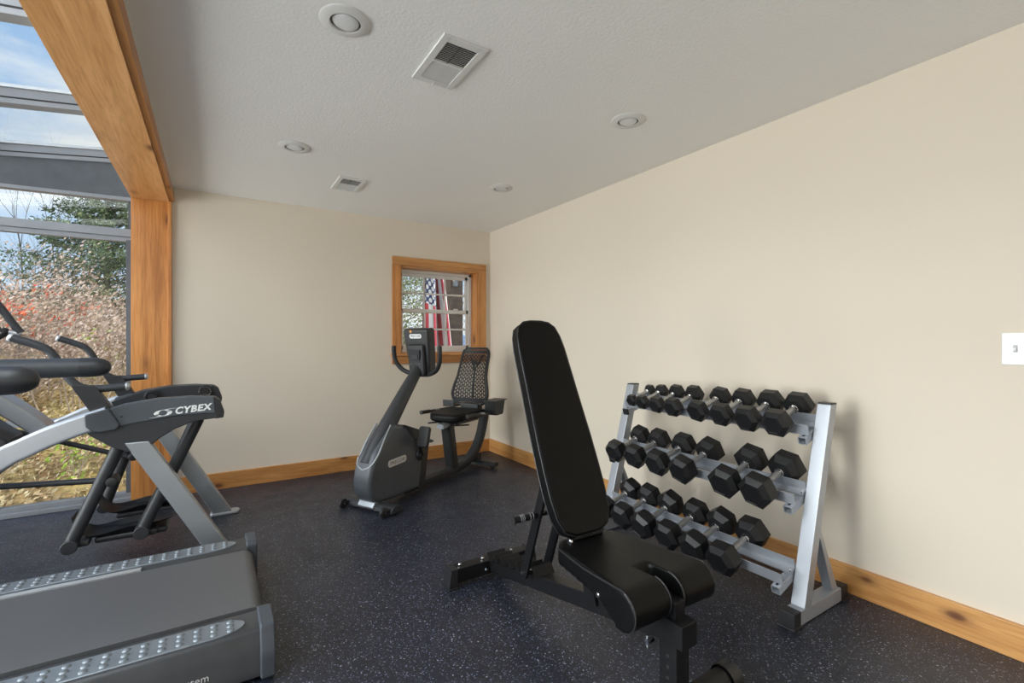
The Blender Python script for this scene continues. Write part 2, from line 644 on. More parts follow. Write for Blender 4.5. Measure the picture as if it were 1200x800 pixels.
# back wall with the window hole
WX0, WX1, WZ0, WZ1 = 1.585, 2.475, 1.10, 1.985
bm = bmesh.new()
box(bm, (XI, YB, 0), (WX0, YB + 0.2, CEIL + 0.12))
box(bm, (WX1, YB, 0), (XR, YB + 0.2, CEIL + 0.12))
box(bm, (WX0, YB, 0), (WX1, YB + 0.2, WZ0))
box(bm, (WX0, YB, WZ1), (WX1, YB + 0.2, CEIL + 0.12))
struct('wall_back', bm, M_WALL, 'cream end wall with the small pine-trimmed window')
bm = bmesh.new()
box(bm, (XO, YR - 0.1, 0), (XR + 0.14, YR, CEIL + 0.12))
struct('wall_rear', bm, M_WALL, 'cream wall closing the room on the far side from the bike')
# wall with the wide opening to the sunroom: header, pier at either end
bm = bmesh.new()
box(bm, (XO + 0.02, YR, 2.335), (XI, YB, CEIL + 0.12))
box(bm, (XO + 0.02, YR, 0), (XI, -2.6, 2.335))
box(bm, (XO + 0.02, YB + 0.005, 0), (XI, YB + 0.2, CEIL + 0.12))
struct('wall_left', bm, M_WALL, 'cream wall strip above the wide pine-framed opening')
# unseen storey block, added to keep direct sun out of the sunroom
bm = bmesh.new()
box(bm, (XO + 0.02, YR - 0.1, CEIL + 0.12), (XR + 0.14, YB + 0.2, 5.3))
struct('sun_block_upper', bm, plain('sun_block_brown', (0.35, 0.22, 0.13), 0.7, noise_amt=0.1), 'unseen storey block above the gym, added to keep the sun out')

# pine frame of the opening
t1 = thing('trim_1', 'varnished knotty pine frame of the wide opening to the sunroom', None, (XI, YB, 0), kind='structure')
bm = bmesh.new()
box(bm, (XO, -2.6, 2.315), (XI - 0.012, YB - 0.02, 2.335), 0.002)
obj('soffit_board', bm, PINE_Y, t1)
bm = bmesh.new()
box(bm, (XI - 0.012, -2.6, 2.325), (XI + 0.018, YB - 0.001, 2.398), 0.003)
obj('casing_board', bm, pine('pine_casing_y', 1, (0.60, 0.28, 0.085), (0.44, 0.17, 0.045), 1.2), t1)
bm = bmesh.new()
box(bm, (XO, YB - 0.022, 0), (XI - 0.022, YB + 0.003, 2.315), 0.002)
obj('jamb_board', bm, PINE_Z, t1)
bm = bmesh.new()
box(bm, (XI - 0.022, YB - 0.034, 0), (XI + 0.002, YB + 0.004, 2.325), 0.003)
obj('casing_board', bm, pine('pine_casing_z', 2, (0.62, 0.28, 0.085), (0.46, 0.17, 0.045), 5.3), t1)

# baseboards
bm = bmesh.new()
box(bm, (XI + 0.002, YB - 0.02, 0), (XR - 0.018, YB, 0.135), 0.003)
struct('baseboard_back', bm, pine('pine_baseboard_x', 0, (0.60, 0.29, 0.09), (0.40, 0.16, 0.04), 2.2), 'pine baseboard along the end wall', 35)
bm = bmesh.new()
box(bm, (XR - 0.02, YR, 0), (XR, YB, 0.135), 0.003)
struct('baseboard_right', bm, pine('pine_baseboard_y', 1, (0.66, 0.34, 0.115), (0.50, 0.22, 0.06), 4.4), 'pine baseboard along the long wall behind the rack', 35)

# ---- window_1: small double-hung window in the end wall
w1 = thing('window_1', 'white double-hung window with grilles in knotty pine casing', None, (2.03, YB, WZ0), kind='structure')
CY0, CY1 = YB - 0.022, YB
bm = bmesh.new()
box(bm, (1.50, CY0, WZ0), (WX0, CY1, WZ1), 0.003)
obj('casing_board', bm, PINE_Z, w1)
bm = bmesh.new()
box(bm, (WX1, CY0, WZ0), (2.56, CY1, WZ1), 0.003)
obj('casing_board', bm, pine('pine_casing_z2', 2, (0.66, 0.31, 0.10), (0.44, 0.17, 0.04), 9.1), w1)
bm = bmesh.new()
box(bm, (1.50, CY0 - 0.002, WZ1), (2.56, CY1, 2.07), 0.003)
obj('casing_board', bm, PINE_X, w1)
bm = bmesh.new()
box(bm, (1.485, CY0 - 0.035, WZ0 - 0.025), (2.575, YB, WZ0), 0.005)
box(bm, (WX0, YB, WZ0 - 0.025), (WX1, YB + 0.15, WZ0 + 0.008), 0.002)
obj('window_sill', bm, pine('pine_sill_x', 0, (0.66, 0.31, 0.10), (0.48, 0.19, 0.05), 6.1), w1)
bm = bmesh.new()
box(bm, (1.50, CY0, 0.995), (2.56, CY1, WZ0 - 0.025), 0.003)
obj('apron_board', bm, pine('pine_apron_x', 0, (0.56, 0.25, 0.075), (0.40, 0.15, 0.04), 8.1), w1)
for lo, hi, mm in (((WX0, YB, WZ0), (WX0 + 0.016, YB + 0.15, WZ1), PINE_Z), ((WX1 - 0.016, YB, WZ0), (WX1, YB + 0.15, WZ1), PINE_Z), ((WX0, YB, WZ1 - 0.016), (WX1, YB + 0.15, WZ1), PINE_X)):
    bm = bmesh.new()
    box(bm, lo, hi, 0.002)
    obj('reveal_board', bm, mm, w1)
FX0, FX1, FZ0, FZ1 = WX0 + 0.016, WX1 - 0.016, WZ0 + 0.008, WZ1 - 0.016
fy = YB + 0.14
bm = bmesh.new()
box(bm, (FX0, fy, FZ0), (FX0 + 0.035, fy + 0.055, FZ1), 0.003)
box(bm, (FX1 - 0.035, fy, FZ0), (FX1, fy + 0.055, FZ1), 0.003)
box(bm, (FX0, fy, FZ0), (FX1, fy + 0.055, FZ0 + 0.03), 0.003)
box(bm, (FX0, fy, FZ1 - 0.03), (FX1, fy + 0.055, FZ1), 0.003)
obj('window_frame', bm, M_WHITE, w1)
zm = 1.545
for (z0, z1, yy) in ((FZ0 + 0.03, zm + 0.02, fy + 0.008), (zm - 0.02, FZ1 - 0.03, fy + 0.03)):
    bm = bmesh.new()
    a0, a1 = FX0 + 0.035, FX1 - 0.035
    sw = 0.03
    box(bm, (a0, yy, z0), (a0 + sw, yy + 0.02, z1), 0.002)
    box(bm, (a1 - sw, yy, z0), (a1, yy + 0.02, z1), 0.002)
    box(bm, (a0, yy, z0), (a1, yy + 0.02, z0 + 0.036), 0.002)
    box(bm, (a0, yy, z1 - 0.036), (a1, yy + 0.02, z1), 0.002)
    sash = obj('sash', bm, M_WHITE, w1)
    g0, g1, h0, h1 = a0 + sw, a1 - sw, z0 + 0.036, z1 - 0.036
    for k in range(3):
        for j in range(2):
            bm = bmesh.new()
            box(bm, (g0 + (g1 - g0) * k / 3, yy + 0.008, h0 + (h1 - h0) * j / 2), (g0 + (g1 - g0) * (k + 1) / 3, yy + 0.012, h0 + (h1 - h0) * (j + 1) / 2))
            obj('pane', bm, M_GLASS, sash)
    for k in (1, 2):
        x = g0 + (g1 - g0) * k / 3
        bm = bmesh.new()
        box(bm, (x - 0.009, yy + 0.003, h0), (x + 0.009, yy + 0.017, h1), 0.002)
        obj('muntin', bm, M_WHITE, sash)
    bm = bmesh.new()
    zc = (h0 + h1) / 2
    box(bm, (g0, yy + 0.003, zc - 0.009), (g1, yy + 0.017, zc + 0.009), 0.002)
    obj('muntin', bm, M_WHITE, sash)
for x in (1.80, 2.24):
    bm = bmesh.new()
    box(bm, (x, fy - 0.006, zm + 0.02), (x + 0.05, fy + 0.012, zm + 0.034), 0.003)
    obj('sash_lock', bm, M_WHITE, w1)

# ---- window_2: glazed end wall of the sunroom
SY = 4.64
w2 = thing('window_2', 'grey aluminium glazed end wall of the sunroom', None, (-2.0, SY, 0), kind='structure')
ROOF = lambda x: 2.50 + 0.118 * (x + 1.247)      # underside line of the lean-to roof bars
bm = bmesh.new()
box(bm, (-3.6, SY - 0.05, 0.0), (XO, SY + 0.06, 0.03), 0.003)
box(bm, (-3.6, SY - 0.005, 0.03), (XO, SY + 0.06, 0.062), 0.003)
obj('bottom_rail', bm, M_ALU, w2)
bm = bmesh.new()
box(bm, (-3.6, SY, 0.615), (XO, SY + 0.05, 0.66), 0.003)
obj('mid_rail', bm, M_ALU, w2)
bm = bmesh.new()
box(bm, (-3.6, SY - 0.02, 2.02), (XO, SY + 0.05, 2.08), 0.004)
box(bm, (-3.6, SY - 0.004, 1.985), (XO, SY + 0.05, 2.02), 0.003)
obj('transom_rail', bm, M_ALU, w2)
bm = bmesh.new()
prism(bm, [(XO + 0.02, 2.325), (-1.3, 2.31), (-2.4, 2.28), (-3.6, 2.10), (-3.6, ROOF(-3.6)), (XO + 0.02, ROOF(XO))], 'xz', SY - 0.005, SY + 0.06)
obj('end_beam', bm, M_ALUDK, w2, 0)
bm = bmesh.new()
prism(bm, [(XO + 0.02, 2.30), (-1.3, 2.287), (-2.4, 2.26), (-3.6, 2.08), (-3.6, 2.10), (-2.4, 2.28), (-1.3, 2.31), (XO + 0.02, 2.325)], 'xz', SY - 0.012, SY + 0.06)
obj('beam_trim', bm, M_ALU, w2, 0)
mx_ = [-3.575, -2.79, -2.04, -1.285, XO - 0.012]
for x in mx_:
    bm = bmesh.new()
    box(bm, (x - 0.024, SY - 0.006, 0.06), (x + 0.024, SY + 0.055, 2.0), 0.003)
    if x > -2.2:
        box(bm, (x - 0.012, SY + 0.01, 2.08), (x + 0.012, SY + 0.05, 2.30))
    obj('mullion', bm, M_ALUDK if x == mx_[-1] else M_ALU, w2)
for a, c in zip(mx_, mx_[1:]):
    for z0, z1 in ((0.062, 0.615), (0.66, 1.985), (2.08, 2.30 if a > -2.9 else 2.12)):
        bm = bmesh.new()
        box(bm, (a + 0.02, SY + 0.024, z0), (c - 0.02, SY + 0.030, z1))
        obj('pane', bm, M_GLASS, w2)

# ---- window_3: long glazed side of the sunroom, window_4: its glass roof
w3 = thing('window_3', 'grey aluminium glazed long side of the sunroom', None, (-3.6, 1.0, 0), kind='structure')
ys = [SY - 0.01 - 0.93 * k for k in range(9)]
ys[-1] = -2.6
for lo, hi in (((-3.62, -2.6, 0), (-3.55, SY, 0.06)), ((-3.62, -2.6, 2.02), (-3.55, SY, ROOF(-3.6) + 0.02))):
    bm = bmesh.new()
    box(bm, lo, hi, 0.003)
    obj('rail', bm, M_ALU, w3)
for y in ys:
    bm = bmesh.new()
    box(bm, (-3.62, y - 0.025, 0.06), (-3.56, y + 0.025, 2.02), 0.003)
    obj('mullion', bm, M_ALU, w3)
for y0, y1 in zip(ys[1:], ys):
    bm = bmesh.new()
    box(bm, (-3.595, y0 + 0.02, 0.06), (-3.59, y1 - 0.02, 2.02))
    obj('pane', bm, M_GLASS, w3)
bm = bmesh.new()
box(bm, (-3.62, -2.7, 0), (XO + 0.02, -2.6, 2.75))
struct('wall_sunroom', bm, M_WALL, 'cream wall closing the sunroom on the side away from its glazed end')
w4 = thing('window_4', 'sloping glass roof of the sunroom on grey aluminium bars', None, (-2.0, 1.0, 2.3), kind='structure')
ry = [SY + 0.02 - 0.94 * k for k in range(8)]
for k, y in enumerate(ry):
    bm = bmesh.new()
    prism(bm, [(-3.65, ROOF(-3.65)), (XO + 0.02, ROOF(XO)), (XO + 0.02, ROOF(XO) + 0.085), (-3.65, ROOF(-3.65) + 0.085)], 'xz', y - 0.045, y + 0.03, 0.003)
    r_ = obj('rafter', bm, M_ALU, w4)
    bm = bmesh.new()
    prism(bm, [(-3.65, ROOF(-3.65) + 0.085), (XO + 0.02, ROOF(XO) + 0.085), (XO + 0.02, ROOF(XO) + 0.105), (-3.65, ROOF(-3.65) + 0.105)], 'xz', y - 0.055, y + 0.04, 0.002)
    obj('glazing_cap', bm, M_ALULT, r_)
    bm = bmesh.new()
    prism(bm, [(-3.65, ROOF(-3.65) + 0.028), (XO + 0.02, ROOF(XO) + 0.028), (XO + 0.02, ROOF(XO) + 0.036), (-3.65, ROOF(-3.65) + 0.036)], 'xz', y - 0.047, y - 0.04)
    obj('gasket', bm, M_GASKET, r_)
for x in (-3.62, -2.45, -1.30):
    bm = bmesh.new()
    box(bm, (x - 0.02, ry[-1], ROOF(x) + 0.04), (x + 0.02, ry[0], ROOF(x) + 0.085), 0.003)
    obj('purlin', bm, M_ALUDK, w4)
xs = [-3.62, -2.45, -1.30, XO + 0.01]
for y0, y1 in zip(ry[1:], ry):
    for x0, x1 in zip(xs, xs[1:]):
        bm = bmesh.new()
        prism(bm, [(x0, ROOF(x0) + 0.088), (x1, ROOF(x1) + 0.088), (x1, ROOF(x1) + 0.094), (x0, ROOF(x0) + 0.094)], 'xz', y0 + 0.02, y1 - 0.03)
        obj('pane', bm, M_GLASS, w4)

# ---- ceiling fixtures
spots = [((0.425, 1.857), 'white recessed ceiling spotlight between the sunroom opening and the vent away from the end wall'),
         ((0.430, 3.225), 'white recessed ceiling spotlight between the sunroom opening and the vent near the end wall'),
         ((1.935, 1.858), 'white recessed ceiling spotlight above the dumbbell rack'),
         ((1.933, 3.216), 'white recessed ceiling spotlight over the room corner with the exercise bike')]
for k, ((x, y), lab) in enumerate(spots):
    t = thing('recessed_light', lab, 'ceiling light', (x, y, CEIL), group='recessed ceiling lights')
    bm = bmesh.new()
    lathe(bm, [(0.056, 0.0), (0.056, -0.009), (0.060, -0.011), (0.088, -0.006), (0.094, -0.001), (0.094, 0.0)], 40, Matrix.Translation((x, y, CEIL)))
    obj('trim_ring', bm, M_VENT, t, 50)
    bm = bmesh.new()
    tilt = Matrix.Translation((x, y, CEIL - 0.002)) @ Matrix.Rotation(math.radians(5), 4, 'Y')
    lathe(bm, [(0.0, -0.009), (0.030, -0.0085), (0.046, -0.006), (0.049, -0.001), (0.049, 0.001)], 32, tilt)
    obj('bulb', bm, M_BULB, t, 60)
    bm = bmesh.new()
    lathe(bm, [(0.0, -0.0006), (0.057, -0.0006)], 32, Matrix.Translation((x, y, CEIL)))
    obj('recess_shade', bm, plain('recess_shade_grey', (0.16, 0.16, 0.16), 0.8), t, 0)  # flat grey disc painted for the shade inside the fitting


def vent(x0, x1, y0, y1, lab, fine):
    t = thing('air_vent', lab, 'air vent', ((x0 + x1) / 2, (y0 + y1) / 2, CEIL), group='ceiling air vents')
    b_ = 0.03
    z0, z1 = CEIL - 0.010, CEIL
    bm = bmesh.new()
    for lo, hi in (((x0, y0, z0), (x0 + b_, y1, z1)), ((x1 - b_, y0, z0), (x1, y1, z1)), ((x0 + b_, y0, z0), (x1 - b_, y0 + b_ * 1.2, z1)), ((x0 + b_, y1 - b_ * 1.2, z0), (x1 - b_, y1, z1))):
        box(bm, lo, hi, 0.002)
    obj('vent_frame', bm, M_VENT, t)
    bm = bmesh.new()
    box(bm, (x0 + b_, y0 + b_, CEIL - 0.0015), (x1 - b_, y1 - b_, CEIL - 0.0005))
    obj('duct_shade_sheet', bm, M_VENTDARK, t, 0)  # thin dark sheet painting the shade behind the slats
    ym = (y0 + y1) / 2
    bm = bmesh.new()
    box(bm, (x0 + b_, ym - 0.006, z0), (x1 - b_, ym + 0.006, z1))
    obj('centre_bar', bm, M_VENT, t)
    n = 12 if fine else 8
    base = None
    for side in (0, 1):
        a = y0 + b_ * 1.2 if side == 0 else ym + 0.006
        c = ym - 0.006 if side == 0 else y1 - b_ * 1.2
        base = None
        for k in range(n):
            yy = a + (c - a) * (k + 0.5) / n
            if base is None:
                bm = bmesh.new()
                w = (c - a) / n * (0.62 if side == 0 else 0.66)
                M = Matrix.Translation((0, 0, CEIL - 0.0055)) @ Matrix.Rotation(math.radians(42 if side == 0 else -38), 4, 'X')
                box(bm, (x0 + b_, -w / 2, -0.0005), (x1 - b_, w / 2, 0.0005), 0, M)
                bm.transform(Matrix.Translation((0, yy, 0)))
                base = obj('slat', bm, M_VENT, t, 0)
                y_first = yy
            else:
                c_ = base.copy()
                COL.objects.link(c_)
                c_.location.y = yy - y_first
    bm = bmesh.new()
    box(bm, (x0 + 0.09, y0 + b_, CEIL - 0.0085), (x0 + 0.093, ym, CEIL - 0.0055))
    obj('damper_rod', bm, M_VENTDARK, t)
    bm = bmesh.new()
    tube(bm, [((x0 + x1) / 2, y1 - 0.02, z0), ((x0 + x1) / 2 - 0.006, y1 - 0.01, z0 - 0.014)], 0.003, 8)
    obj('damper_lever', bm, M_VENT, t)
    return t


vent(0.770, 0.970, 1.715, 2.076, 'white louvred ceiling vent in line with the dumbbell rack, away from the end wall', True)
vent(0.785, 0.985, 3.60, 3.92, 'white louvred ceiling vent near the end wall, over the exercise bike', False)

# light switch
t = thing('light_switch', 'white toggle light switch plate on the long cream wall', 'light switch', (XR, 0.497, 1.19))
bm = bmesh.new()
box(bm, (XR - 0.007, 0.459, 1.13), (XR, 0.535, 1.253), 0.003)
obj('cover_plate', bm, M_SWITCH, t)
bm = bmesh.new()
box(bm, (XR - 0.009, 0.491, 1.178), (XR - 0.006, 0.503, 1.206), 0.001)
obj('toggle_slot', bm, plain('switch_slot', (0.45, 0.45, 0.46), 0.5), t)
bm = bmesh.new()
box(bm, (-0.014, -0.004, -0.006), (0, 0.004, 0.006), 0.0015, Matrix.Translation((XR - 0.007, 0.497, 1.195)) @ Matrix.Rotation(math.radians(-30), 4, 'Y'))
obj('toggle', bm, M_SWITCH, t)
for z in (1.162, 1.222):
    bm = bmesh.new()
    disc(bm, (XR - 0.0065, 0.497, z), (-1, 0, 0), 0.003, 0.0015, 0.0005, 10)
    obj('screw', bm, M_WHITE, t)

# ------------------------------------------------------------------ dumbbell rack
rack = thing('dumbbell_rack', 'silver steel three-tier dumbbell rack against the long cream wall', 'dumbbell rack', (2.3, 1.67, 0))
TILT = math.radians(17.7)
AX = Vector((math.cos(TILT), 0, math.sin(TILT)))
DN = Vector((math.sin(TILT), 0, -math.cos(TILT)))
tiers = {'bottom': Vector((2.125, 0, 0.247)), 'middle': Vector((2.225, 0, 0.577)), 'top': Vector((2.35, 0, 0.872))}
for (y0, y1) in ((1.04, 1.10), (2.24, 2.30)):
    bm = bmesh.new()
    box(bm, (2.10, y0, 0.004), (2.50, y1, 0.066), 0.004)
    obj('base_tube', bm, M_STEEL, rack)
    for xa, xb in ((2.058, 2.115), (2.485, 2.54)):
        bm = bmesh.new()
        box(bm, (xa, y0 - 0.004, 0.008), (xb, y1 + 0.004, 0.071), 0.004)
        box(bm, (xa - 0.006, y0 - 0.008, 0.0), (xb + 0.006, y1 + 0.008, 0.009), 0.003)
        obj('foot_cap', bm, M_BLKPLA, rack)
    bm = bmesh.new()
    prism(bm, [(2.150, 0.066), (2.210, 0.066), (2.443, 0.93), (2.386, 0.93)], 'xz', y0, y1, 0.004)
    up = obj('upright', bm, M_STEEL, rack)
    bm = bmesh.new()
    prism(bm, [(2.388, 0.93), (2.442, 0.93), (2.444, 0.936), (2.390, 0.936)], 'xz', y0 + 0.002, y1 - 0.002, 0.001)
    obj('end_plug', bm, M_BLKPLA, up)
    bm = bmesh.new()
    prism(bm, [(2.275, 0.40), (2.298, 0.40), (2.468, 0.066), (2.418, 0.066)], 'xz', y0 + 0.008, y1 - 0.008, 0.003)
    obj('brace', bm, M_STEEL, rack)


def tier_pt(c, a, d, y):
    p = c + AX * a + DN * d
    return Vector((p.x, y, p.z))


for tn, c in tiers.items():
    for sec in ([(-0.060, 0.020), (-0.054, 0.020), (-0.054, 0.060), (-0.022, 0.064), (-0.022, 0.070), (-0.060, 0.070)],
                [(0.060, 0.016), (0.054, 0.016), (0.054, 0.056), (0.018, 0.062), (0.018, 0.068), (0.060, 0.068)]):
        bm = bmesh.new()
        t_ = bmesh.new()
        a_ = [t_.verts.new(tier_pt(c, a, d, 1.102)) for a, d in sec]
        b_ = [t_.verts.new(tier_pt(c, a, d, 2.238)) for a, d in sec]
        n_ = len(sec)
        for k in range(n_):
            t_.faces.new([a_[k], b_[k], b_[(k + 1) % n_], a_[(k + 1) % n_]])
        t_.faces.new(a_)
        t_.faces.new(list(reversed(b_)))
        bmesh.ops.recalc_face_normals(t_, faces=t_.faces)
        join(bm, t_)
        obj('rail', bm, M_STEEL, rack, 25)
    for y in (1.122, 2.218):
        bm = bmesh.new()
        p0 = tier_pt(c, -0.085, 0.090, y)
        p1 = tier_pt(c, 0.10, 0.090, y)
        w_, h_ = 0.038, 0.036
        outer = rsec(w_, h_, 0.004)
        t_ = bmesh.new()
        # open-ended square stub: outer and inner skins
        rings = []
        for p, sc_ in ((p1, 1.0), (p0, 1.0), (p0, 0.80), (p1, 0.80)):
            rings.append([t_.verts.new(p + Vector((0, 1, 0)) * a * sc_ + DN * b * sc_) for a, b in outer])
        m_ = len(outer)
        for r0, r1 in zip(rings, rings[1:]):
            for j in range(m_):
                t_.faces.new([r0[j], r0[(j + 1) % m_], r1[(j + 1) % m_], r1[j]])
        bmesh.ops.recalc_face_normals(t_, faces=t_.faces)
        join(bm, t_)
        br = obj('bracket', bm, M_STEEL, rack)
        bm = bmesh.new()
        q = tier_pt(c, -0.062, 0.0715, y)
        box(bm, (-0.010, -0.005, -0.0006), (0.010, 0.005, 0.0006), 0, Matrix.Translation(q) @ Matrix.Rotation(-TILT, 4, 'Y'))
        obj('slot', bm, M_GASKET, br)
        if y > 2:
            bm = bmesh.new()
            q = tier_pt(c, -0.087, 0.090, y)
            box(bm, (-0.010, -0.021, -0.020), (0.004, 0.021, 0.020), 0.003, Matrix.Translation(q) @ Matrix.Rotation(-TILT, 4, 'Y'))
            obj('end_cap', bm, M_BLKPLA, br)
    for y in (1.101, 2.239):
        s_ = 1 if y < 1.5 else -1
        bm = bmesh.new()
        q = tier_pt(c, 0.02, 0.045, y)
        disc(bm, q, (0, s_, 0), 0.010, 0.007, 0.002, 6)
        obj('bolt', bm, M_CHROME, rack)


# ------------------------------------------------------------------ dumbbells
def hex_head(bm, x0, x1, w, roll, sgn):
    """rubber hex head between x0 (inner) and x1 (outer); bevelled rims, slightly proud end face"""
    R_ = w / math.sqrt(3)
    L = abs(x1 - x0)
    ch = min(0.22 * w, 0.30 * L)
    prof = [(0.34, 0.0), (0.66, 0.0), (1.0, ch * 0.95), (1.0, L - ch * 0.72), (0.70, L), (0.62, L), (0.60, L - 0.002), (0.0, L - 0.002)]
    t = bmesh.new()
    rings = []
    for s, h in prof:
        x = x0 + sgn * h
        if s == 0:
            rings.append([t.verts.new((x, 0, 0))])
        else:
            rings.append([t.verts.new((x, R_ * s * math.cos(roll + k * PI / 3), R_ * s * math.sin(roll + k * PI / 3))) for k in range(6)])
    t.faces.new(rings[0])
    for a, b_ in zip(rings, rings[1:]):
        for j in range(6):
            k = (j + 1) % 6
            if len(b_) == 1:
                t.faces.new([a[j], a[k], b_[0]])
            else:
                t.faces.new([a[j], a[k], b_[k], b_[j]])
    bmesh.ops.recalc_face_normals(t, faces=t.faces)
    do_bevel(t, 0.0022, 2, 18)
    join(bm, t)


ORD = ['first', 'second', 'third', 'fourth', 'fifth', 'sixth', 'seventh', 'eighth']
rows = {
    'bottom': ([1.33, 1.488, 1.643, 1.813, 1.970, 2.122], [.138, .136, .135, .137, .134, .130], [0, 24, 8, 27, 12, 30]),
    'middle': ([1.220, 1.388, 1.632, 1.800, 1.975, 2.130], [.142, .140, .134, .131, .126, .121], [10, 14, 17, 6, 10, 13]),
    'top': ([1.213, 1.353, 1.500, 1.640, 1.810, 1.933, 2.048, 2.140], [.119, .118, .110, .106, .100, .092, .080, .068], [3, 0, 5, 8, 2, 6, 0, 3]),
}
random.seed(3)
for tn, (ysr, ws, rolls) in rows.items():
    c = tiers[tn]
    n_ = len(ysr)
    for k in range(n_):
        w = ws[k]
        big = {'bottom': 'large', 'middle': 'mid-sized', 'top': 'small'}[tn]
        lab = 'black %s rubber hex dumbbell, %s from the room-corner end of the %s tier' % (big, ORD[n_ - 1 - k], tn)
        t = bpy.data.objects.new('hex_dumbbell', None)
        t.empty_display_size = 0.05
        t.matrix_world = Matrix.Translation((c.x, ysr[k], c.z)) @ Matrix.Rotation(-TILT, 4, 'Y') @ Matrix.Rotation(math.radians(random.uniform(-2, 2)), 4, 'Z')
        COL.objects.link(t)
        ROOTINV[t] = None
        tag(t, lab, 'dumbbell', 'hex dumbbells on the %s tier of the rack' % tn)
        L = 0.30 * w / 0.15 ** 1 * 0.5 + 0.0          # head length grows with its width
        L = max(0.045, 0.76 * w)
        inner = 0.0645 if tn != 'top' else 0.062
        rad = 0.0155 if w > 0.1 else 0.0135
        bm = bmesh.new()
        M = Matrix.Rotation(PI / 2, 4, 'Y')
        lathe(bm, [(0, -inner), (rad * 0.9, -inner), (rad * 0.9, -inner * 0.85), (rad, -inner * 0.3), (rad * 1.02, 0), (rad, inner * 0.3), (rad * 0.9, inner * 0.85), (rad * 0.9, inner), (0, inner)], 16, M)
        obj('handle', bm, M_KNURL, t, 50)
        roll = math.radians(rolls[k])
        for sg in (-1, 1):
            bm = bmesh.new()
            lathe(bm, [(rad, 0), (rad * 1.35, 0.002), (rad * 1.45, 0.006), (rad * 1.3, 0.012), (rad, 0.014)], 16, axis_m((sg * (inner - 0.013), 0, 0), (sg, 0, 0)))
            obj('collar', bm, M_CHROME, t, 40)
            bm = bmesh.new()
            hex_head(bm, sg * inner, sg * (inner + L), w, roll, sg)
            obj('head', bm, M_HEX, t, 20)

# ------------------------------------------------------------------ weight bench
BX = 1.235
bench = thing('weight_bench', 'black padded adjustable weight bench with raised backrest', 'weight bench', (BX, 1.5, 0))
# seat pad: slab with a rolled nose, split by a notch at the front
SYR, SYF, SZT, STH, RR = 1.445, 1.035, 0.452, 0.062, 0.063


def seat_profile(front_roll):
    pts = [(SYR, SZT - STH), (SYR, SZT)]
    if front_roll:
        cy, cz = SYF, SZT + 0.012 - RR
        for k in range(13):
            a = math.radians(90 + 200 * k / 12)
            pts.append((cy + RR * math.cos(a), cz + RR * math.sin(a)))
        pts.append((SYF + 0.10, SZT - STH))
    else:
        pts += [(1.13, SZT + 0.008), (1.105, SZT - 0.02), (1.11, SZT - STH)]
    return pts


def hwf(y):
    t = max(0.0, min(1.0, (SYR - y) / (SYR - 1.05)))
    t = t * t * (3 - 2 * t)
    return 0.148 + (0.192 - 0.148) * t


def seat_piece(u0, u1, roll, nst=8):
    t = bmesh.new()
    prof = seat_profile(roll)
    rings = []
    for i in range(nst + 1):
        u = u0 + (u1 - u0) * i / nst
        ring = []
        for (y, z) in prof:
            yy = y
            if y > 1.40:
                yy = y - 0.05 * max(0, abs(u) - 0.5) ** 2 / 0.25
            ring.append(t.verts.new((BX + u * hwf(y), yy, z)))
        rings.append(ring)
    m = len(prof)
    for a, b_ in zip(rings, rings[1:]):
        for j in range(m):
            t.faces.new([a[j], a[(j + 1) % m], b_[(j + 1) % m], b_[j]])
    t.faces.new(rings[0])
    t.faces.new(list(reversed(rings[-1])))
    bmesh.ops.recalc_face_normals(t, faces=t.faces)
    return t


bm = bmesh.new()
join(bm, seat_piece(-1.0, -0.16, True))
join(bm, seat_piece(0.16, 1.0, True))
join(bm, seat_piece(-0.19, 0.19, False))
bm = remeshed(bm, 0.006, 7, 0.55)
seat = obj('seat_cushion', bm, M_LEATHER, bench, 80)
for u in (-1.0, 1.0, -0.16, 0.16):
    prof = seat_profile(True)
    pts = [(BX + u * (hwf(y) - (0.004 if abs(u) > 0.5 else -0.004)), y, z) for (y, z) in prof[2:-1]]
    cen = Vector((0, SYF, SZT - RR + 0.012))
    pts = [(p[0], p[1], p[2]) for p in pts]
    if abs(u) > 0.5:
        pts = [(BX + u * (hwf(1.40) - 0.003), 1.40, SZT - 0.004), (BX + u * (hwf(1.22) - 0.003), 1.22, SZT - 0.003)] + pts
    pts = [(p[0], p[1] + 0.002, p[2] - 0.001) for p in pts]
    bm = bmesh.new()
    tube(bm, pts, 0.0028, 6, 3)
    obj('piping', bm, M_STITCH, seat, 60)
# backrest pad
B0 = Vector((BX, 1.385, 0.475))
BU = Vector((0, math.sin(math.radians(23.2)), math.cos(math.radians(23.2))))
BN = Vector((0, -BU.z, BU.y))                       # out of the padded face
BL = 0.912
outl = [(0.0, 0.0, 0), ]
side = [(0.062, 0.0), (0.108, 0.022), (0.132, 0.075), (0.141, 0.16), (0.142, 0.26), (0.140, 0.38), (0.136, 0.47), (0.132, 0.56), (0.128, 0.68), (0.124, 0.78), (0.116, 0.84), (0.100, 0.885), (0.070, 0.908), (0.03, 0.915)]
ol = [(x, h) for x, h in side] + [(-x, h) for x, h in reversed(side)]
Mb = basis(B0, (1, 0, 0), BU)
bm = bmesh.new()
prism(bm, ol, 'xy', -0.058, 0.0, 0.013, 4, Mb, 40)
bk = obj('backrest_cushion', bm, M_LEATHER, bench, 60)
for d in (-0.006, -0.050):
    bm = bmesh.new()
    pts = [Mb @ Vector((x * 1.002, h, d)) for x, h in ol]
    tube(bm, pts + [pts[0]], 0.0024, 6)
    obj('piping', bm, M_STITCH, bk, 60)
bm = bmesh.new()
box(bm, (-0.10, 0.05, -0.070), (0.10, 0.86, -0.056), 0.004, Mb)
obj('back_board', bm, M_BLKPLA, bench)
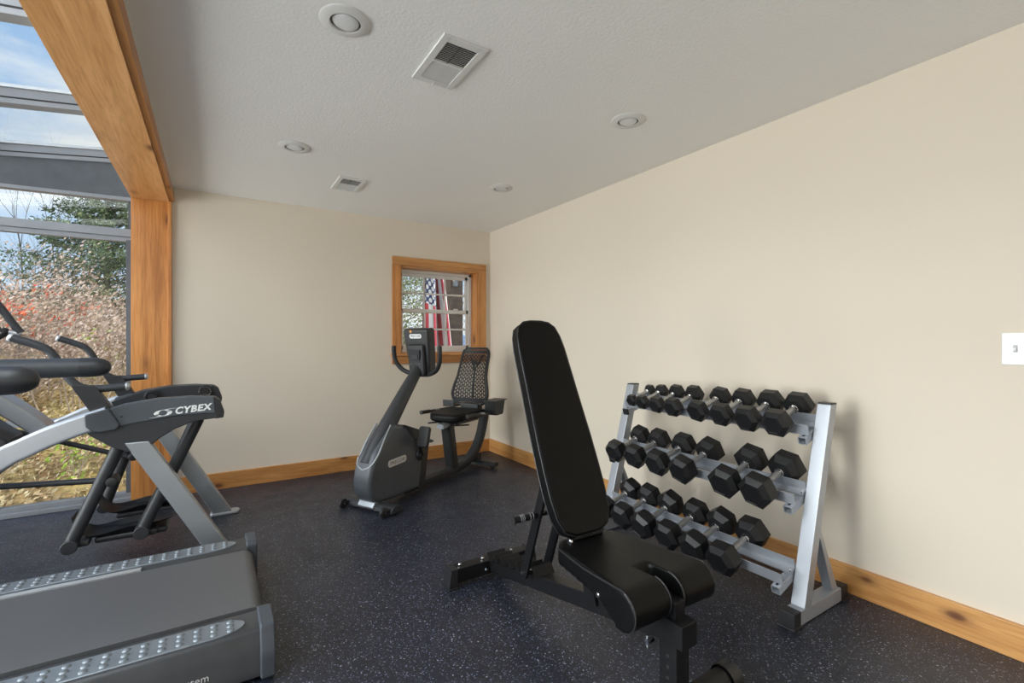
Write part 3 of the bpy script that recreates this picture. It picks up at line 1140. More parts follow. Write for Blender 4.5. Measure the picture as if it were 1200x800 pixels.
# frame
sp0, sp1 = Vector((BX, 2.11, 0.068)), Vector((BX, 0.945, 0.318))
bm = bmesh.new()
tube(bm, [sp0, sp1], 0, section=rsec(0.064, 0.064, 0.004))
spine = obj('spine_tube', bm, M_BLKPOW, bench)
bm = bmesh.new()
box(bm, (BX - 0.036, 0.930, 0.277), (BX + 0.036, 1.06, 0.352), 0.003)
obj('front_sleeve', bm, M_BLKPOW, bench)
bm = bmesh.new()
box(bm, (BX - 0.031, 0.955, 0.075), (BX + 0.031, 1.022, 0.30), 0.003)
post = obj('front_post', bm, M_BLKPOW, bench)
for z in (0.235, 0.20, 0.165):
    bm = bmesh.new()
    disc(bm, (BX - 0.0308, 0.988, z), (-1, 0, 0), 0.0055, 0.0005, 0.0001, 12)
    obj('adjustment_hole', bm, M_GASKET, post)
bm = bmesh.new()
box(bm, (BX - 0.024, 0.965, 0.35), (BX + 0.024, 1.03, 0.405), 0.003)
obj('seat_mount', bm, M_BLKPOW, bench)
bm = bmesh.new()
box(bm, (BX - 0.028, 1.03, 0.372), (BX + 0.028, 1.40, 0.395), 0.003)
obj('seat_support', bm, M_BLKPOW, bench)
bm = bmesh.new()
prism(bm, [(1.30, 0.245), (1.36, 0.235), (1.40, 0.42), (1.36, 0.42)], 'yz', BX - 0.045, BX - 0.037)
prism(bm, [(1.30, 0.245), (1.36, 0.235), (1.40, 0.42), (1.36, 0.42)], 'yz', BX + 0.037, BX + 0.045)
obj('hinge_plate', bm, M_BLKPOW, bench)
for p in ((BX - 0.075, 1.405, 0.455), (BX + 0.045, 1.41, 0.465)):
    bm = bmesh.new()
    disc(bm, p, (-1, 0, 0), 0.011, 0.014, 0.003, 8)
    obj('hinge_bolt', bm, M_CHROME, bench)
bm = bmesh.new()
tube(bm, [(BX - 0.085, 1.408, 0.458), (BX + 0.085, 1.408, 0.458)], 0.008, 10)
obj('hinge_rod', bm, M_BLKPOW, bench)
bm = bmesh.new()
disc(bm, (BX - hwf(1.14) + 0.004, 1.14, 0.400), (-1, 0, 0.1), 0.0085, 0.007, 0.003, 12)
obj('seat_bolt', bm, M_CHROME, bench)
bm = bmesh.new()
tube(bm, [(BX - 0.031, 1.05, 0.255), (BX - 0.058, 1.05, 0.255)], 0.010, 12)
tube(bm, [(BX - 0.053, 1.05, 0.235), (BX - 0.053, 1.05, 0.275)], 0.0045, 8)
obj('pull_pin', bm, M_CHROME, bench)
bm = bmesh.new()
box(bm, (BX - 0.225, 2.115, 0.022), (BX + 0.225, 2.18, 0.092), 0.004)
rb_ = obj('rear_foot_bar', bm, M_BLKPOW, bench)
for sx in (-1, 1):
    bm = bmesh.new()
    xo, xi = BX + sx * 0.262, BX + sx * 0.215
    prism(bm, [(xo, 0.0), (xo - sx * 0.012, 0.097), (xi, 0.097), (xi, 0.0)], 'xz', 2.108, 2.187, 0.003)
    box(bm, (min(xo, xi) - 0.003, 2.10, 0.0), (max(xo, xi) + 0.003, 2.195, 0.008), 0.002)
    obj('end_cap', bm, M_BLKPLA, rb_)
for x, y, z, d in ((BX - 0.185, 2.15, 0.092, (0, 0, 1)), (BX - 0.055, 2.15, 0.092, (0, 0, 1)), (BX + 0.12, 2.15, 0.092, (0, 0, 1)), (BX - 0.055, 2.114, 0.055, (0, -1, 0))):
    bm = bmesh.new()
    disc(bm, (x, y, z), d, 0.009, 0.010, 0.003, 6)
    obj('bolt', bm, M_CHROME, rb_)
bm = bmesh.new()
tube(bm, [(BX - 0.28, 0.99, 0.048), (BX + 0.28, 0.99, 0.048)], 0.040, 20)
ff = obj('front_foot_bar', bm, M_BLKPOW, bench)
for sx in (-1, 1):
    bm = bmesh.new()
    lathe(bm, [(0.048, 0), (0.048, 0.05), (0.043, 0.058), (0, 0.060)], 20, axis_m((BX + sx * 0.255, 0.99, 0.048), (sx, 0, 0)))
    obj('end_cap', bm, M_BLKPLA, ff)
# ladder catches on the spine, support legs, lift handle
sd = (sp1 - sp0).normalized()
sn = Vector((0, -sd.z, sd.y)) * (1 if sd.y < 0 else 1)
sn = Vector((0, sd.z, -sd.y))
if sn.z < 0:
    sn = -sn
for k in range(7):
    p = sp0 + sd * (0.035 + 0.068 * k) + sn * 0.040
    bm = bmesh.new()
    M = basis(p, (1, 0, 0), (sn * 0.86 + sd * -0.5))
    box(bm, (-0.052, -0.014, -0.0035), (0.052, 0.034, 0.0035), 0.0015, M)
    obj('ladder_catch', bm, M_BLKPOW, spine)
lo_ = sp0 + sd * 0.375 + sn * 0.042
hi_ = B0 + BU * 0.27 - BN * 0.085
for sx in (-0.062, 0.062):
    bm = bmesh.new()
    tube(bm, [Vector((BX + sx, lo_.y, lo_.z - 0.012)), Vector((BX + sx, hi_.y, hi_.z))], 0, section=rsec(0.014, 0.046, 0.002, 1))
    obj('support_leg', bm, M_BLKPOW, bench)
bm = bmesh.new()
tube(bm, [(BX - 0.075, lo_.y, lo_.z), (BX + 0.075, lo_.y, lo_.z)], 0.007, 10)
obj('catch_rod', bm, M_CHROME, bench)
bm = bmesh.new()
tube(bm, [(BX - 0.11, hi_.y, hi_.z), (BX + 0.11, hi_.y, hi_.z)], 0.010, 12)
obj('pivot_rod', bm, M_BLKPOW, bench)
hp = lo_ * 0.42 + hi_ * 0.58
bm = bmesh.new()
tube(bm, [(BX - 0.185, hp.y, hp.z), (BX + 0.07, hp.y, hp.z)], 0.010, 12)
hb = obj('lift_handle', bm, M_BLKPOW, bench)
bm = bmesh.new()
lathe(bm, [(0, 0), (0.019, 0.0), (0.019, 0.006), (0.0145, 0.008), (0.0145, 0.11), (0, 0.11)], 16, axis_m((BX - 0.19, hp.y, hp.z), (1, 0, 0)))
obj('grip', bm, M_RUBBER, hb)
for dx in (0.035, 0.043, 0.051, 0.082, 0.096):
    bm = bmesh.new()
    lathe(bm, [(0.0145, 0), (0.0162, 0.0015), (0.0162, 0.003), (0.0145, 0.0045)], 16, axis_m((BX - 0.19 + dx, hp.y, hp.z), (1, 0, 0)))
    obj('grip_ring', bm, plain('grey_grip_ring', (0.16, 0.16, 0.17), 0.5), hb)

# ------------------------------------------------------------------ recumbent exercise bike (built along its own axis, local x from nose to rear)
bike = thing('recumbent_bike', 'graphite recumbent exercise bike with mesh backrest beneath the small window', 'exercise bike', (0.90, 3.407, 0), math.radians(29), local=True)
bm = bmesh.new()
shell = rounded([(0.045, 0.060, 0.03), (-0.005, 0.115, 0.05), (-0.028, 0.20, 0.05), (-0.012, 0.31, 0.06), (0.05, 0.42, 0.06), (0.225, 0.605, 0.05), (0.39, 0.568, 0.05), (0.55, 0.498, 0.05), (0.625, 0.41, 0.04), (0.60, 0.27, 0.04), (0.56, 0.075, 0.02), (0.50, 0.045, 0.02), (0.20, 0.045, 0.03)], 0.03, 4)
prism(bm, shell, 'xz', -0.088, 0.088, 0.034, 5, None, 45)
sh = obj('drive_shell', bm, M_BIKE, bike, 60)
bm = bmesh.new()
cover = rounded([(0.33, 0.585, 0.02), (0.55, 0.503, 0.04), (0.634, 0.41, 0.03), (0.612, 0.27, 0.03), (0.575, 0.040, 0.02), (0.500, 0.040, 0.01), (0.540, 0.28, 0.03), (0.525, 0.385, 0.05), (0.40, 0.50, 0.05)], 0.03, 3)
prism(bm, cover, 'xz', -0.090, 0.090, 0.008, 2, None, 40)
obj('rear_cover', bm, M_BIKEDK, sh, 45)
for x, z in ((0.05, 0.24), (0.12, 0.12), (0.33, 0.56)):
    for sy in (-1, 1):
        bm = bmesh.new()
        disc(bm, (x, sy * 0.0872, z), (0, sy, 0), 0.006, 0.0016, 0.0004, 10)
        obj('screw', bm, M_GASKET, sh)
# name plates with lettering
Mp = basis((0.258, -0.0885, 0.322), (1, 0, 0.055), (-0.05, 0, 1))
bm = bmesh.new()
pl = rounded([(-0.098, -0.026), (0.098, -0.026), (0.098, 0.026), (-0.098, 0.026)], 0.024, 6)
prism(bm, pl, 'xy', -0.001, 0.003, 0.001, 1, Mp)
p_ = obj('name_plate', bm, M_PLATE, sh, 30, 'brushed silver name plate')
text_obj('lettering', 'PRECOR', 0.040, Mp @ Matrix.Translation((0, -0.001, 0.0032)), M_PLATETX, p_, 0.0004, 0, 0.0006, 1.05)
# mast
bm = bmesh.new()
t_ = bmesh.new()
mp_ = catmull([(0.055, 0, 0.32), (0.20, 0, 0.52), (0.40, 0, 0.765), (0.545, 0, 0.93), (0.645, 0, 1.03)], 5)
tube(bm, mp_, [0.070, 0.068, 0.056, 0.047, 0.043], 20)
obj('mast', bm, M_TUBE, bike, 60)
bm = bmesh.new()
tube(bm, [(0.03, 0.072, 0.385), (0.02, 0.082, 0.33), (0.05, 0.086, 0.30)], 0.006, 8, 4)
for sy in (-1, 1):
    tube(bm, [(0.205, sy * 0.070, 0.600), (0.13, sy * 0.080, 0.505), (0.06, sy * 0.083, 0.40), (0.01, sy * 0.062, 0.335), (-0.005, 0, 0.305)], 0.006, 8, 5)
obj('shell_trim', bm, M_SILV2, sh, 60)
# console
Mc = Matrix.Translation((0.605, 0, 1.125)) @ Matrix.Rotation(math.radians(-10), 4, 'Y')
bm = bmesh.new()
co = rounded([(-0.135, 0.20, 0.03), (0.135, 0.20, 0.03), (0.118, -0.02, 0.03), (0.095, -0.20, 0.04), (-0.095, -0.20, 0.04), (-0.118, -0.02, 0.03)], 0.03, 5)
prism(bm, co, 'yz', -0.012, 0.085, 0.022, 4, Mc, 40)
cn = obj('console', bm, M_BIKEDK, bike, 50)
bm = bmesh.new()
hump = rounded([(-0.085, 0.075, 0.02), (0.085, 0.075, 0.02), (0.078, -0.19, 0.03), (-0.078, -0.19, 0.03)], 0.02, 4)
t_ = bmesh.new()
prism(t_, hump, 'yz', -0.052, -0.005, 0.016, 3, None, 40)
for v in t_.verts:
    if v.co.x < -0.03:
        v.co.x += max(0, v.co.z) * 0.25
t_.transform(Mc)
join(bm, t_)
obj('console_hump', bm, M_BLKPLA, cn, 50)
bm = bmesh.new()
prism(bm, rounded([(-0.058, 0.035), (0.058, 0.035), (0.046, -0.055), (-0.046, -0.055)], 0.012), 'yz', -0.0535, -0.050, 0.001, 1, Mc)
obj('storage_recess', bm, M_GASKET, cn, 30)
bm = bmesh.new()
prism(bm, rounded([(-0.038, -0.005), (0.038, -0.005), (0.032, -0.038), (-0.032, -0.038)], 0.006), 'yz', -0.0565, -0.053, 0.001, 1, Mc)
obj('recess_panel', bm, M_SHROUDDK, cn, 30)
bm = bmesh.new()
prism(bm, rounded([(-0.062, 0.160), (0.062, 0.160), (0.062, 0.124), (-0.062, 0.124)], 0.017, 5), 'yz', -0.0155, -0.0125, 0.001, 1, Mc)
pp = obj('name_plate', bm, M_LOGO, cn, 30, 'white rounded name plate')
Mt = Mc @ basis((-0.0158, 0, 0.142), (0, -1, 0), (0, 0, 1))
text_obj('lettering', 'PRECOR', 0.028, Mt, M_PLATETX, pp, 0.0003, 0, 0.0006, 1.0)
bm = bmesh.new()
disc(bm, Mc @ Vector((-0.0125, 0.045, 0.182)), Mc.to_3x3() @ Vector((-1, 0, 0)), 0.011, 0.003, 0.001, 14)
obj('emblem', bm, M_ORANGE, cn, 30, 'small orange emblem')
for y in (-0.045, 0.045):
    bm = bmesh.new()
    disc(bm, Mc @ Vector((-0.052, y, -0.085)), Mc.to_3x3() @ Vector((-1, 0, 0)), 0.005, 0.003, 0.001, 10)
    obj('bolt', bm, M_CHROME, cn)
bm = bmesh.new()
tube(bm, [(0.575, 0.240, 1.185), (0.578, 0.240, 1.12), (0.590, 0.228, 1.05), (0.612, 0.178, 0.985), (0.635, 0.09, 0.950), (0.640, 0, 0.945), (0.635, -0.09, 0.950), (0.612, -0.178, 0.985), (0.590, -0.228, 1.05), (0.578, -0.240, 1.12), (0.575, -0.240, 1.185)], 0.0185, 14, 5, bev_cap=0.006)
obj('handlebar', bm, M_RUBBER, bike, 60)
# frame
sec = rsec(0.085, 0.075, 0.02)
bm = bmesh.new()
tube(bm, [(0.42, 0, 0.055), (0.80, 0, 0.055), (1.18, 0, 0.058), (1.33, 0, 0.085), (1.46, 0, 0.165), (1.55, 0, 0.28), (1.60, 0, 0.40), (1.635, 0, 0.515)], 0, smooth=4, section=sec)
obj('main_frame', bm, M_TUBE, bike, 50)
bm = bmesh.new()
tube(bm, [(1.075, 0, 0.08), (1.045, 0, 0.25), (1.005, 0, 0.47)], 0, smooth=4, section=rsec(0.085, 0.105, 0.02))
obj('seat_post', bm, M_BIKEDK, bike, 50)
bm = bmesh.new()
tube(bm, [(0.90, 0, 0.470), (1.68, 0, 0.535)], 0, section=rsec(0.07, 0.04, 0.008))
obj('seat_rail', bm, M_SILV2, bike, 50)
bm = bmesh.new()
tube(bm, [(0.86, 0.10, 0.500), (1.10, 0.10, 0.480)], 0.007, 8)
tube(bm, [(0.90, -0.10, 0.485), (1.17, -0.12, 0.455)], 0.007, 8)
obj('adjustment_lever', bm, M_BLKPLA, bike)
# front stabiliser, wheels, rear stabiliser
bm = bmesh.new()
hs = [(0.055, 0.0), (0.050, 0.026), (0.025, 0.042), (0.0, 0.046), (-0.030, 0.040), (-0.052, 0.022), (-0.055, 0.0)]
prism(bm, [(0.085 + a, 0.018 + b) for a, b in hs], 'xz', -0.245, 0.245, 0.003)
fs = obj('front_stabiliser', bm, M_TUBE, bike, 40)
bm = bmesh.new()
prism(bm, rounded([(0.015, 0.030), (0.045, 0.080), (0.12, 0.080), (0.155, 0.030)], 0.02), 'xz', -0.075, 0.075, 0.006)
obj('stabiliser_saddle', bm, M_SILV2, fs, 40)
for y in (-0.2, 0.2):
    bm = bmesh.new()
    lathe(bm, [(0, -0.014), (0.024, -0.014), (0.034, -0.010), (0.034, 0.010), (0.024, 0.014), (0, 0.014)], 24, axis_m((0.0, y, 0.034), (0, 1, 0)))
    wh = obj('wheel', bm, M_RUBBER, fs, 40)
    bm = bmesh.new()
    disc(bm, (0.0, y - 0.017, 0.034), (0, 1, 0), 0.006, 0.034, 0.001, 10)
    obj('axle', bm, M_CHROME, wh)
    bm = bmesh.new()
    box(bm, (0.0, y + 0.016, 0.022), (0.05, y + 0.024, 0.050), 0.002)
    box(bm, (0.0, y - 0.024, 0.022), (0.05, y - 0.016, 0.050), 0.002)
    obj('wheel_fork', bm, M_BLKPLA, fs)
bm = bmesh.new()
prism(bm, [(1.46 + a * 0.75, 0.022 + b * 0.9) for a, b in hs], 'xz', -0.245, 0.245, 0.003)
rs = obj('rear_stabiliser', bm, M_TUBE, bike, 40)
for y in (-0.2, 0.2):
    bm = bmesh.new()
    disc(bm, (1.46, y, 0.0), (0, 0, 1), 0.018, 0.024, 0.003, 14)
    obj('levelling_foot', bm, M_RUBBER, rs)
bm = bmesh.new()
box(bm, (1.42, -0.05, 0.05), (1.50, 0.05, 0.13), 0.01)
obj('stabiliser_bracket', bm, M_TUBE, rs)
# cranks and pedals
for sy, ang in ((-1, 108), (1, 288)):
    ca = math.radians(ang)
    c0 = Vector((0.515, sy * 0.092, 0.315))
    c1 = c0 + Vector((math.cos(ca) * 0.15, sy * 0.022, math.sin(ca) * 0.15))
    bm = bmesh.new()
    lathe(bm, [(0, 0), (0.042, 0), (0.046, 0.006), (0.042, 0.014), (0.024, 0.018), (0.022, 0.030), (0, 0.032)], 24, axis_m(c0 + Vector((0, -sy * 0.004, 0)), (0, sy, 0)))
    hub = obj('crank_hub', bm, M_BLKPLA, bike, 40)
    bm = bmesh.new()
    tube(bm, [c0 + Vector((0, sy * 0.022, 0)), c1], 0, section=rsec(0.016, 0.030, 0.005))
    obj('crank_arm', bm, M_BLKPOW, bike)
    bm = bmesh.new()
    Mq = Matrix.Translation(c1 + Vector((-0.012, sy * 0.068, 0.015))) @ Matrix.Rotation(math.radians(14), 4, 'Y')
    prism(bm, rounded([(-0.05, -0.075), (0.05, -0.075), (0.05, 0.085), (-0.05, 0.085)], 0.025, 4), 'yz', -0.020, 0.014, 0.008, 3, Mq)
    pd = obj('pedal', bm, M_RUBBER, bike, 50)
    bm = bmesh.new()
    tube(bm, [Mq @ Vector(p) for p in ((0.012, -0.052, -0.03), (0.06, -0.03, -0.02), (0.068, 0.0, -0.015), (0.06, 0.03, -0.02), (0.012, 0.052, -0.03))], 0, smooth=4, section=rsec(0.034, 0.004, 0.001, 1))
    obj('pedal_strap', bm, M_BLKPLA, pd, 50)
# seat
bm = bmesh.new()
t_ = bmesh.new()
so = rounded([(0.93, -0.175, 0.09), (1.36, -0.205, 0.06), (1.36, 0.205, 0.06), (0.93, 0.175, 0.09)], 0.08, 6)
prism(t_, so, 'xy', 0.505, 0.575, 0.024, 4, None, 40)
for v in t_.verts:
    v.co.z += 0.9 * (v.co.y ** 2) * 0.35 - 0.10 * max(0.0, 1.02 - v.co.x)
join(bm, t_)
obj('seat_cushion', bm, M_LEATHER, bike, 60)
bm = bmesh.new()
box(bm, (1.0, -0.12, 0.478), (1.34, 0.12, 0.512), 0.008)
obj('seat_pan', bm, M_BLKPLA, bike)
# mesh backrest


def bhw(v):
    pts = [(0.0, 0.13), (0.06, 0.185), (0.18, 0.205), (0.32, 0.19), (0.50, 0.163), (0.70, 0.155), (0.90, 0.152), (0.97, 0.140), (1.0, 0.118)]
    for (a, ra), (b_, rb2) in zip(pts, pts[1:]):
        if v <= b_:
            t = (v - a) / (b_ - a)
            return ra + (rb2 - ra) * t
    return pts[-1][1]


def bpt(u, v):
    y = u * bhw(v)
    x = 1.375 + 0.115 * v + 0.045 * math.sin(PI * min(1, v * 1.15)) * -0.5 - 0.9 * y * y
    return Vector((x, y, 0.615 + 0.535 * v))


nu, nv = 31, 70
t_ = bmesh.new()
grid = [[t_.verts.new(bpt(-0.93 + 1.86 * i / nu, 0.03 + 0.94 * j / nv)) for i in range(nu + 1)] for j in range(nv + 1)]
for j in range(nv):
    for i in range(nu):
        hole = (i % 2 == 1) and ((j + (3 if (i // 2) % 2 else 0)) % 5 not in (0, 1)) and 5 < j < nv - 4
        if 12 <= i <= 18 and (0.62 < j / nv < 0.80) and abs(i - 15) < (j / nv - 0.60) * 18:
            hole = False
        if not hole:
            t_.faces.new([grid[j][i], grid[j][i + 1], grid[j + 1][i + 1], grid[j + 1][i]])
bmesh.ops.solidify(t_, geom=t_.faces[:], thickness=0.006)
bmesh.ops.delete(t_, geom=[v for v in t_.verts if not v.link_faces], context='VERTS')
bm = bmesh.new()
join(bm, t_)
mb = obj('mesh_back', bm, M_BIKEDK, bike, 30)
mb['label'] = 'black perforated mesh panel'
bm = bmesh.new()
loop = [bpt(1.0, v / 24) for v in range(25)] + [bpt(u, 1.0) for u in (0.6, 0.2, -0.2, -0.6)] + [bpt(-1.0, 1 - v / 24) for v in range(25)] + [bpt(u, 0.0) for u in (-0.6, -0.2, 0.2, 0.6)]
tube(bm, [p + Vector((0.012, 0, 0)) for p in loop + [loop[0]]], 0, section=rsec(0.030, 0.022, 0.008, 2))
obj('back_frame', bm, M_BLKPLA, bike, 50)
bm = bmesh.new()
tube(bm, [bpt(0, 0.02) + Vector((0.03, 0, 0)), bpt(0, 0.35) + Vector((0.035, 0, 0)), bpt(0, 0.62) + Vector((0.025, 0, 0))], 0, smooth=3, section=rsec(0.024, 0.016, 0.004))
tube(bm, [bpt(0, 0.62) + Vector((0.025, 0, 0)), bpt(0.5, 0.88) + Vector((0.02, 0, 0))], 0.009, 8)
tube(bm, [bpt(0, 0.62) + Vector((0.025, 0, 0)), bpt(-0.5, 0.88) + Vector((0.02, 0, 0))], 0.009, 8)
obj('back_spine', bm, M_BLKPLA, bike, 50)
bm = bmesh.new()
box(bm, (1.35, -0.10, 0.50), (1.44, 0.10, 0.625), 0.012)
obj('back_bracket', bm, M_BLKPLA, bike)
for sy in (-1, 1):
    bm = bmesh.new()
    tube(bm, [(1.43, sy * 0.12, 0.555), (1.36, sy * 0.235, 0.560), (1.25, sy * 0.255, 0.560), (0.96, sy * 0.255, 0.570)], 0.014, 12, 4)
    sg_ = obj('seat_handle', bm, M_BLKPLA, bike, 50)
    bm = bmesh.new()
    lathe(bm, [(0, 0), (0.019, 0.002), (0.020, 0.012), (0.0175, 0.016), (0.0175, 0.125), (0, 0.125)], 16, axis_m((0.945, sy * 0.255, 0.5705), (1, 0, -0.03)))
    obj('grip', bm, M_RUBBER, sg_, 40)
    bm = bmesh.new()
    tube(bm, [(1.15, sy * 0.255, 0.5655), (1.21, sy * 0.255, 0.5625)], 0.0155, 12)
    obj('pulse_sensor', bm, M_SILV2, sg_, 40)
bm = bmesh.new()
prism(bm, rounded([(1.33, 0.53, 0.02), (1.47, 0.53, 0.02), (1.51, 0.665, 0.01), (1.31, 0.665, 0.01)], 0.02), 'xz', -0.31, -0.20, 0.005)
box(bm, (1.29, -0.325, 0.662), (1.525, -0.185, 0.670), 0.003)
obj('bottle_holder', bm, M_BLKPLA, bike, 40)
bm = bmesh.new()
box(bm, (1.36, 0.185, 0.575), (1.56, 0.32, 0.60), 0.006)
box(bm, (1.36, 0.185, 0.60), (1.37, 0.32, 0.64), 0.003)
obj('side_tray', bm, M_BLKPLA, bike, 40)

# ------------------------------------------------------------------ treadmill
TYC = 2.42
tm = thing('treadmill', 'charcoal treadmill with studded grey foot rails and woven belt', 'treadmill', (-0.8, TYC, 0))
TX0, TX1 = -1.75, 0.135
bm = bmesh.new()
# belt: loop round two rollers
r_ = 0.045
zb = 0.172
bp_ = []
for k in range(9):
    a = math.radians(90 - 180 * k / 8)
    bp_.append((0.125 + r_ * math.cos(a), zb - r_ + r_ * math.sin(a)))
for k in range(9):
    a = math.radians(270 - 180 * k / 8)
    bp_.append((-1.45 + r_ * math.cos(a), zb - r_ + r_ * math.sin(a)))
prism(bm, bp_, 'xz', TYC - 0.300, TYC + 0.300)
obj('running_belt', bm, M_BELT, tm, 40)
for sy in (-1, 1):
    Y = lambda d: TYC + sy * d
    bm = bmesh.new()
    cov = [(Y(0.306), 0.02), (Y(0.306), 0.140), (Y(0.312), 0.164), (Y(0.345), 0.172), (Y(0.468), 0.174), (Y(0.482), 0.160), (Y(0.498), 0.11), (Y(0.510), 0.05), (Y(0.512), 0.02)]
    prism(bm, cov, 'yz', TX0, 0.150, 0.006, 2, None, 30)
    cv = obj('side_cover', bm, M_TREAD, tm, 45)
    # studded step
    bm = bmesh.new()
    pts = [(-1.30, Y(0.358))] + [(-0.01 + 0.11 * math.sin(PI * q / 16), Y(0.411 - 0.053 * math.cos(PI * q / 16))) for q in range(17)] + [(-1.30, Y(0.464))]
    prism(bm, pts, 'xy', 0.170, 0.1785, 0.002, 1)
    fr = obj('foot_rail', bm, M_STEP, tm, 40)
    bm = bmesh.new()
    for k in range(26):
        for q in (-1, 0, 1):
            x = 0.052 - k * 0.050
            lathe(bm, [(0.0125, 0.0), (0.0112, 0.003), (0.007, 0.0058), (0.0, 0.0068)], 12, Matrix.Translation((x, Y(0.411 + q * 0.030), 0.1782)))
    st_ = obj('grip_studs', bm, M_STEP, fr, 60)
    st_['kind'] = 'stuff'
    # belt edge trim
    bm = bmesh.new()
    if sy > 0:
        box(bm, (-1.45, min(Y(0.314), Y(0.343)), 0.160), (-0.28, max(Y(0.314), Y(0.343)), 0.176), 0.002)
        obj('belt_trim', bm, M_ALULT, tm, 40)
    # end cap
    bm = bmesh.new()
    capo = [(Y(0.335), 0.015, 0.01), (Y(0.335), 0.185, 0.012), (Y(0.350), 0.196, 0.012), (Y(0.488), 0.194, 0.015), (Y(0.524), 0.10, 0.02), (Y(0.528), 0.015, 0.01)]
    prism(bm, rounded(capo if sy < 0 else capo[::-1], 0.015), 'yz', 0.142, 0.192, 0.008, 3, None, 40)
    obj('end_cap', bm, M_CAPG, tm, 50)
    # levelling foot
    bm = bmesh.new()
    disc(bm, (0.10, Y(0.37), 0), (0, 0, 1), 0.025, 0.03, 0.003, 16)
    disc(bm, (-1.55, Y(0.37), 0), (0, 0, 1), 0.025, 0.03, 0.003, 16)
    obj('levelling_foot', bm, M_RUBBER, tm)
    # handrail with a fat rounded end
    bm = bmesh.new()
    R2 = 0.043
    xe = -0.555 if sy < 0 else -0.50
    tube(bm, [(xe, Y(0.41), 1.103), (-1.20, Y(0.41), 1.103), (-1.45, Y(0.40), 1.14), (-1.60, Y(0.34), 1.20)], R2, 24, 4)
    hr = obj('handrail', bm, M_GRIP, tm, 60)
    bm = bmesh.new()
    prof = [(R2 + 0.0008, 0.0), (R2 + 0.0012, 0.004), (R2 + 0.0005, 0.045)]
    for k in range(1, 9):
        a = PI / 2 * k / 8
        prof.append((R2 * math.cos(a) ** 0.8 if k < 8 else 0.0, 0.045 + 0.062 * math.sin(a)))
    lathe(bm, prof, 24, axis_m((xe - 0.005, Y(0.41), 1.103), (1, 0, 0)))
    obj('handrail_end', bm, M_TUBE, hr, 60)
    bm = bmesh.new()
    tube(bm, [(-1.50, Y(0.40), 0.15), (-1.56, Y(0.40), 0.7), (-1.60, Y(0.37), 1.19)], 0, smooth=3, section=rsec(0.07, 0.11, 0.02))
    obj('upright', bm, M_SILV2, tm, 50)
bm = bmesh.new()
prism(bm, rounded([(-1.22, 0.16, 0.02), (-1.30, 0.28, 0.05), (-1.70, 0.32, 0.08), (-1.84, 0.20, 0.06), (-1.84, 0.03, 0.02), (-1.22, 0.03, 0.02)], 0.04), 'xz', TYC - 0.42, TYC + 0.42, 0.02, 3)
obj('motor_hood', bm, M_SHROUD, tm, 50)
bm = bmesh.new()
Mk = Matrix.Translation((-1.66, TYC, 1.28)) @ Matrix.Rotation(math.radians(-25), 4, 'Y')
box(bm, (-0.04, -0.36, -0.12), (0.04, 0.36, 0.16), 0.02, Mk, 3)
kc = obj('console', bm, M_SHROUD, tm, 50)
bm = bmesh.new()
box(bm, (0.040, -0.20, -0.04), (0.042, 0.20, 0.12), 0, Mk)
obj('display', bm, M_GASKET, kc)
bm = bmesh.new()
tube(bm, [(-1.55, TYC - 0.39, 0.95), (-1.55, TYC + 0.39, 0.95)], 0.03, 16)
obj('crossbar', bm, M_GRIP, tm, 50)
# lettering on the near side cover
d1 = Vector((0, 1, 0))
fn = Vector((0, -(0.12 - 0.05), 0.018)).normalized()
Mtx = basis((-0.060, TYC - 0.5050, 0.072), (1, 0, 0), (0, 0.012, 0.06)) @ Matrix.Translation((0, 0, 0.0015))
text_obj('lettering', 'system', 0.033, Mtx, M_PLATE, tm, 0.0004, 0, 0, 1.05)

